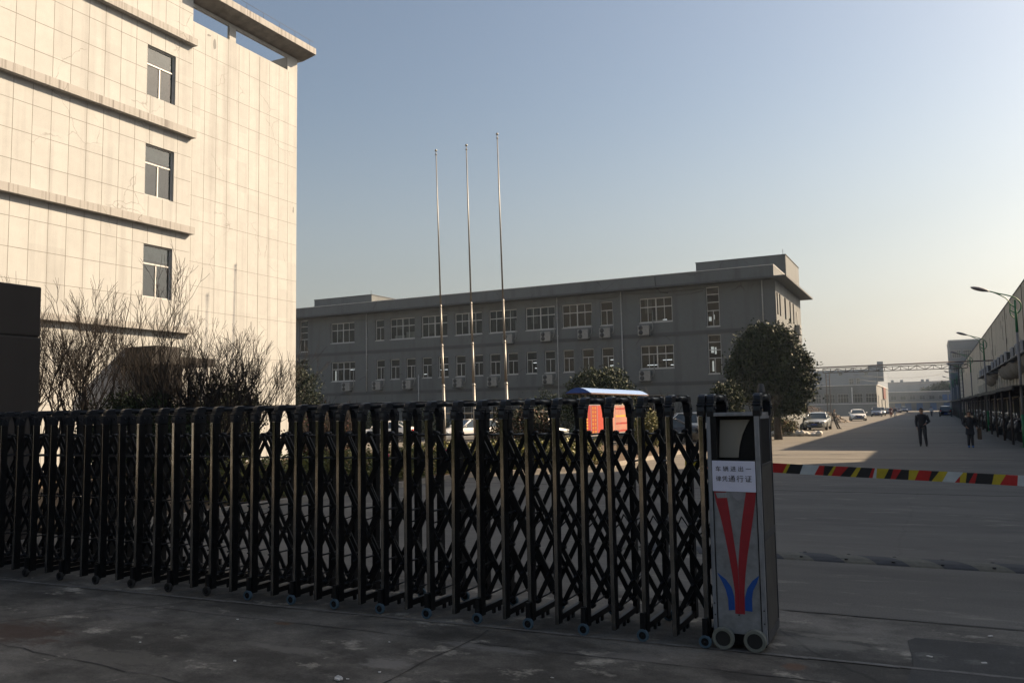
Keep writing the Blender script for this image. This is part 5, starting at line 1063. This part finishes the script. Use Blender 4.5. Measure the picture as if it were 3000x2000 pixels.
def tree(name, label, loc, lobes, n, size, mats, trunk=(.16, 1.8), seed=1, clump=.28, group=None, cat='tree'):
    t = thing(name, label, cat, loc, 0, group); mb = MB(); r, hh = trunk; g = random.Random(seed)
    mb.tube([(0, 0, -.1), (g.uniform(-.05, .05), 0, hh * .5), (g.uniform(-.1, .1), .05, hh)], [r * 1.25, r, r * .85], 9)
    for l in lobes:
        for q in range(3):
            e = (l[0] + g.uniform(-.5, .5) * l[3], l[1] + g.uniform(-.5, .5) * l[4], l[2] + g.uniform(-.1, .6) * l[5]); mb.tube([(0, 0, hh * .9), (e[0] * .5, e[1] * .5, hh * .4 + e[2] * .6), e], [r * .5, r * .3, r * .08], 6)
    build('trunk', mb, 'bark', t); leaves('crown', crown_pts(lobes, n, seed, clump, 34), size, mats, t, seed); return t
LF = ['leaf_0', 'leaf_1', 'leaf_2']; HG = ['hedge_0', 'hedge_1', 'hedge_2']; DR = ['dry_0', 'dry_1', 'dry_2']
tree('broadleaf_tree', 'large dark evergreen tree in front of the right corner of the grey building', (-8.0, 49.5, 0), [(-.6, 0, 4.9, 1.5, 1.5, 1.5), (-1.4, .1, 4.3, 1.2, 1.4, 1.4), (.3, 0, 5.3, 1.0, 1.2, 1.1), (.7, .1, 4.1, 1.2, 1.4, 1.2), (1.05, .2, 3.1, 1.0, 1.2, 1.2), (.75, 0, 2.2, 1.0, 1.2, .8), (-.8, 0, 3.2, 1.5, 1.4, 1.0), (-.7, .1, 5.9, .9, .9, .7), (-.2, 0, 4.0, 1.4, 1.3, 1.8)], 60000, .095, LF, (.2, 2.0), 3, .18)
tree('round_tree', 'dark dome-shaped evergreen tree behind the notice board', (-16.9, 44.5, 0), [(0, 0, 2.7, 1.7, 1.6, 1.45), (-1.0, 0, 2.1, 1.3, 1.3, 1.0), (1.1, 0, 2.0, 1.25, 1.3, 1.0)], 32000, .085, LF, (.14, 1.3), 5, .17)
tree('round_shrub', 'small rounded green shrub left of the large tree trunk, above the drive cabinet', (-9.75, 44.0, 0), [(0, 0, 1.9, .85, .8, 1.2), (.15, 0, 1.2, .8, .8, .8)], 18000, .065, LF, (.07, .8), 6, .12, cat='shrub')
tree('conifer', 'dark narrow evergreen against the left edge of the grey building', (-37.6, 43, 0), [(0, 0, 3.4, .9, .9, 2.0), (.2, 0, 1.8, 1.3, 1.2, 1.6)], 12000, .09, ['leaf_2'], (.15, 1.0), 7, .25)
for i, (x, y, z, lb) in enumerate(((-37.5, 50, 2.0, 'left of three low dark shrubs before the grey building'), (-33.0, 51, 2.2, 'middle of three low dark shrubs before the grey building'), (-22.2, 49, 2.9, 'pointed dark shrub just right of the flagpoles'))):
    tree('dark_shrub', lb, (x, y, 0), [(0, 0, z * .55, 1.2, 1.2, z * .5), (.4, 0, z * .4, 1.3, 1.2, z * .4)], 6500, .08, LF, (.08, .5), 20 + i, .2, cat='shrub')
tree('evergreen_shrub', 'leafy green shrub beside the dark stone pillar', (-17.6, 14.0, .09), [(0, 0, 1.3, 1.1, 1.1, 1.0), (1.0, .4, .9, .9, .9, .8)], 16000, .05, LF, (.08, .5), 30, .12, cat='shrub')
tree('evergreen_shrub', 'dark evergreen shrub at the foot of the white wall, right of the bare shrubs', (-18.4, 17.6, .09), [(0, 0, 1.5, 1.0, 1.0, 1.15), (-.6, .3, 1.2, .8, .8, .9)], 17000, .05, ['leaf_2', 'leaf_0'], (.08, .5), 31, .12, cat='shrub')
tree('red_leaved_shrub', 'low shrub with dull red leaves behind the gate', (-16.5, 19.8, .09), [(0, 0, .9, .9, .9, .75)], 7000, .05, ['red_leaf', 'dry_1', 'leaf_1'], (.05, .3), 32, .12, cat='shrub')
tree('dark_bush', 'dense dark shrub with a few pale leaves in the middle of the hedge', (-13.6, 27.5, .09), [(0, 0, .95, 1.1, 1.0, .95)], 12000, .05, ['leaf_2', 'leaf_2', 'dry_1'], (.05, .3), 33, .12, cat='shrub')
tree('holly_shrub', 'lit shrub with glossy leaves between the notice board and the black sedan', (-10.75, 34.2, .09), [(0, 0, .85, .5, .6, .75), (-.5, .4, .7, .5, .5, .6)], 9000, .045, HG, (.05, .3), 34, .1, cat='shrub')
tree('low_shrub', 'thin low shrub at the foot of the large tree, beside the silver sedan', (-8.9, 55.5, 0), [(0, 0, .55, .7, .7, .5), (.7, .2, .45, .5, .5, .4)], 5000, .06, ['hedge_0', 'dry_0', 'leaf_1'], (.04, .2), 35, .13, cat='shrub')
# clipped hedge along the planting bed: one thing
hd = thing('hedge', 'low sunlit yellow-green hedge seen through the gate along the planting bed', 'hedge', (-12.3, 20, .09)); pts = []
g = np.random.default_rng(5)
for a, b, n in (((-12.9, 12.0), (-12.9, 20.6), 16000), ((-12.9, 20.6), (-10.3, 24.3), 17000), ((-10.3, 24.3), (-10.2, 25.6), 3000)):
    s_ = g.uniform(0, 1, n); u = g.uniform(-.55, .55, n); z = g.uniform(.02, .85, n) * (1 - .25 * np.abs(u)); z *= 1 + .10 * np.sin(s_ * 21 + u * 4)
    d = np.array(b) - np.array(a); ln = np.linalg.norm(d); nn = np.array([-d[1], d[0]]) / ln
    pts.append(np.stack([a[0] + d[0] * s_ + nn[0] * u + 12.3, a[1] + d[1] * s_ + nn[1] * u - 20, z], 1))
leaves('foliage', np.concatenate(pts) + g.normal(size=(36000, 3)) * .03, .045, HG, hd, 9)
# pink azalea blooms in the hedge
mb = MB()
for x, y, z in ((-12.25, 19.6, .8), (-12.2, 19.9, .75), (-12.3, 15.3, .72), (-12.2, 17.1, .8)): mb.ball((x, y, z), .06, 0, 7, 5, jit=.2)
build('blossom', mb, mat('blossom', (.5, .02, .09), .6), hd, world=True)

def bare_shrub(label, loc, h, lean, n_stem, seed, spread=.5, depth=6, r0=.045, fan=1.0, name='bare_shrub'):
    t = thing(name, label, 'shrub', loc); g = random.Random(seed); mb = MB()
    def br(p, d, ln, r, lev):
        pts = [p]; q = p; dd = d; nseg = 3 if lev < 3 else 2
        for i in range(nseg):
            dd = (dd + Vector((g.gauss(0, .11), g.gauss(0, .11), g.gauss(0.05, .05)))).normalized(); q = q + dd * ln / nseg; pts.append(q)
        mb.tube(pts, [r * (1 - .35 * i / nseg) for i in range(nseg + 1)], 5 if r > .012 else 3, 0, cap=False)
        if lev >= depth: return
        for k in range(g.choice((2, 3, 3)) if lev < depth - 2 else g.choice((2, 2, 2, 3))):
            i = g.choice(range(1, nseg + 1)) if k else nseg
            ax = Vector((g.gauss(0, 1), g.gauss(0, 1), g.gauss(.25, .5))).normalized(); nd = (dd * 1.0 + ax * .42 + Vector((0, 0, .10))).normalized()
            br(pts[i], nd, ln * g.uniform(.62, .86), max(r * g.uniform(.55, .72), .0046), lev + 1)
    for s_ in range(n_stem):
        a = 2 * math.pi * s_ / n_stem + g.uniform(-.4, .4); d = Vector((math.cos(a) * spread * fan + lean[0], math.sin(a) * spread + lean[1], 1)).normalized()
        br(Vector((math.cos(a) * .1, math.sin(a) * .1, 0)), d, h * .30 * g.uniform(.8, 1.15), r0 * g.uniform(.7, 1.1), 0)
    build('branches', mb, 'bark_twig', t); return t
bare_shrub('tallest leafless shrub with upright stems, just right of the stone pillar', (-18.4, 13.2, .09), 4.7, (0, 0), 7, 41, .30)
bare_shrub('leafless shrub of dense upright twigs in front of the third window column', (-17.3, 14.9, .09), 4.5, (.05, 0), 6, 42, .36)
bare_shrub('broad leafless shrub in the middle of the row before the white wall', (-16.6, 15.7, .09), 4.0, (.06, 0), 6, 43, .5)
bare_shrub('leafless shrub with long twigs sweeping right across the white wall', (-15.9, 15.3, .09), 4.3, (.28, .05), 7, 44, .6)
bare_shrub('leafless twiggy shrub behind the others, its top left of the pillar edge', (-21.5, 13.6, .09), 5.0, (-.1, 0), 8, 45, .3)
bare_shrub('low fine-twigged leafless shrub at the right end of the row', (-15.6, 18.9, .09), 2.3, (.05, 0), 10, 46, .5, 5, .02)
bare_shrub('low brown leafless shrub by the trunk of the large tree', (-8.3, 47.0, 0), 3.4, (0, 0), 9, 47, .3, 4, .03)
bare_shrub('brown leafless shrub against the grey wall left of the rounded shrub', (-14.0, 47.0, 0), 3.2, (0, 0), 9, 48, .4, 4, .03)
bare_shrub('low brown leafless shrub behind the white hatchback', (-25.5, 51.0, 0), 2.8, (0, 0), 9, 49, .5, 4, .03)

t = thing('roadside_trees', 'dark evergreen belt across the street behind the viewpoint, mirrored in the gate posts', 'trees', (-10, -19, 0)); t['kind'] = 'stuff'; g = np.random.default_rng(77); n = 16000
leaves('foliage', np.stack([g.uniform(-32, 24, n), g.uniform(-2.5, 2.5, n), g.uniform(0, 1, n) ** .8 * 6.5], 1), .42, LF, t, 5)
# rubble, bags, garden wall, dry scrub, litter
t = thing('rubble_heap', 'heap of broken stone and earth at the roadside beyond the silver sedan', 'rubble', (-11.6, 104, 0)); mb = MB(); g = random.Random(3)
for i in range(240):
    u = g.uniform(-1, 1); v_ = g.uniform(-1, 1); hh = max(0, 1 - abs(u) ** 1.6 - .3 * v_ * v_) * 1.15; r_ = g.uniform(.1, .34); mb.ball((-11.6 + u * 2.6, 104 + v_ * 3.5, hh * g.uniform(.5, 1)), (r_ * g.uniform(.7, 1.4), r_, r_ * .7), 0, 6, 4, False, .25)
build('stones', mb, 'rubble', t, world=True)
t = thing('dry_scrub', 'band of dry pinkish weeds in front of the low grey workshop', 'weeds', (-16, 118, 0)); t['kind'] = 'stuff'; g = np.random.default_rng(8); n = 9000
x = g.uniform(-8, 3, n); y = g.uniform(-10, 10, n); leaves('weeds', np.stack([x, y, g.uniform(0, 1, n) ** 1.2 * (1.6 + .5 * np.sin(x * 1.7))], 1), .13, DR, t, 3, .3)
t = thing('garden_wall', 'low pale wall at the foot of the large tree behind the silver sedan', 'wall', (-10.6, 78, 0)); mb = MB(); mb.box(-16, -9.8, 77.5, 77.8, 0, 1.35, 0); mb.box(-16.02, -9.78, 77.47, 77.83, 1.35, 1.42, 0); build('plaster', mb, 'far_wall_light', t, world=True)
t = thing('rubbish_bags', 'white sacks and rubble lying on the kerb under the large tree', 'sack', (-7.5, 55, 0)); mb = MB()
for i in range(14): mb.ball((-9.3 + i * .22 + random.uniform(-.1, .1), 55.3 + random.uniform(-.3, .3), .13 + .06 * math.sin(i)), (.22, .2, random.uniform(.1, .22)), 0, 8, 5, True, .12)
build('sacks', mb, 'white_bag', t, world=True)
t = thing('litter', 'crumpled pale scrap of rubbish on the concrete at the bottom edge', 'litter', (-3.75, 4.66, 0)); 
def litter():
    mb = MB()
    for i in range(7): mb.ball((random.uniform(-.035, .035), random.uniform(-.025, .025), .008), (random.uniform(.01, .028), random.uniform(.008, .02), .010), 0, 7, 4, False, .3)
    build('scrap', mb, 'white_mark', t)
litter()
for x, y, lb in ((.30, 7.57, 'small white paper chip on the pavement, farthest of three at the lower right'), (.22, 6.78, 'small white paper chip on the dark patch, middle of three at the lower right'), (-.12, 6.80, 'small white paper chip at the edge of the dark patch')):
    t = thing('litter', lb, 'litter', (x, y, 0)); mb = MB(); mb.prism([(-.02, -.008), (.018, -.012), (.022, .007), (-.014, .010)], 'z', .002, .007); build('scrap', mb, 'white_mark', t); t.rotation_euler = (0, 0, x * 3)
mb = MB()
for i in range(34):
    x, y = random.uniform(-6, 2.3), random.uniform(3.2, 6.0)
    s_ = random.uniform(.004, .011); mb.ball((x, y, s_ * .4), (s_ * 1.6, s_, s_ * .5), 0, 6, 4, False, .3)
tag(build('gravel', mb, 'white_mark'), 'scattered pale chips and crumbs on the concrete in front of the gate', 'gravel', kind='stuff')
t = thing('distant_trees', 'dark clump of trees above the roof of the far two-storey depot', 'tree', (2.3, 352, 0)); leaves('crown', crown_pts([(0, 0, 7.5, 3.5, 2, 2.2), (-3, 0, 7, 3, 2, 1.4), (2.5, 0, 8, 3, 2, 2.2)], 5000, 4, .5), .35, LF, t, 4); mb = MB(); mb.tube([(0, 0, 0), (0, 0, 7)], .3, 6); build('trunk', mb, 'bark', t)

# ================================================================== AIR
hz = bpy.data.meshes.new('haze'); hb = MB().box(-905, 905, -905, 905, -1.0, 26.0)
hm = bpy.data.materials.new('haze'); hm.use_nodes = True; n, l = node_add(hm); n.clear(); o_ = n.new('ShaderNodeOutputMaterial'); pv = n.new('ShaderNodeVolumePrincipled')
pv.inputs['Color'].default_value = (0.72, 0.86, 1.0, 1); pv.inputs['Density'].default_value = 0.00042; pv.inputs['Anisotropy'].default_value = 0.2; l.new(pv.outputs[0], o_.inputs['Volume']); MATS['haze'] = hm
h_ = build('haze', hb, 'haze'); h_['kind'] = 'stuff'; h_['label'] = 'pale even haze filling the air over the whole yard'; h_['category'] = 'haze'; h_.display_type = 'WIRE'
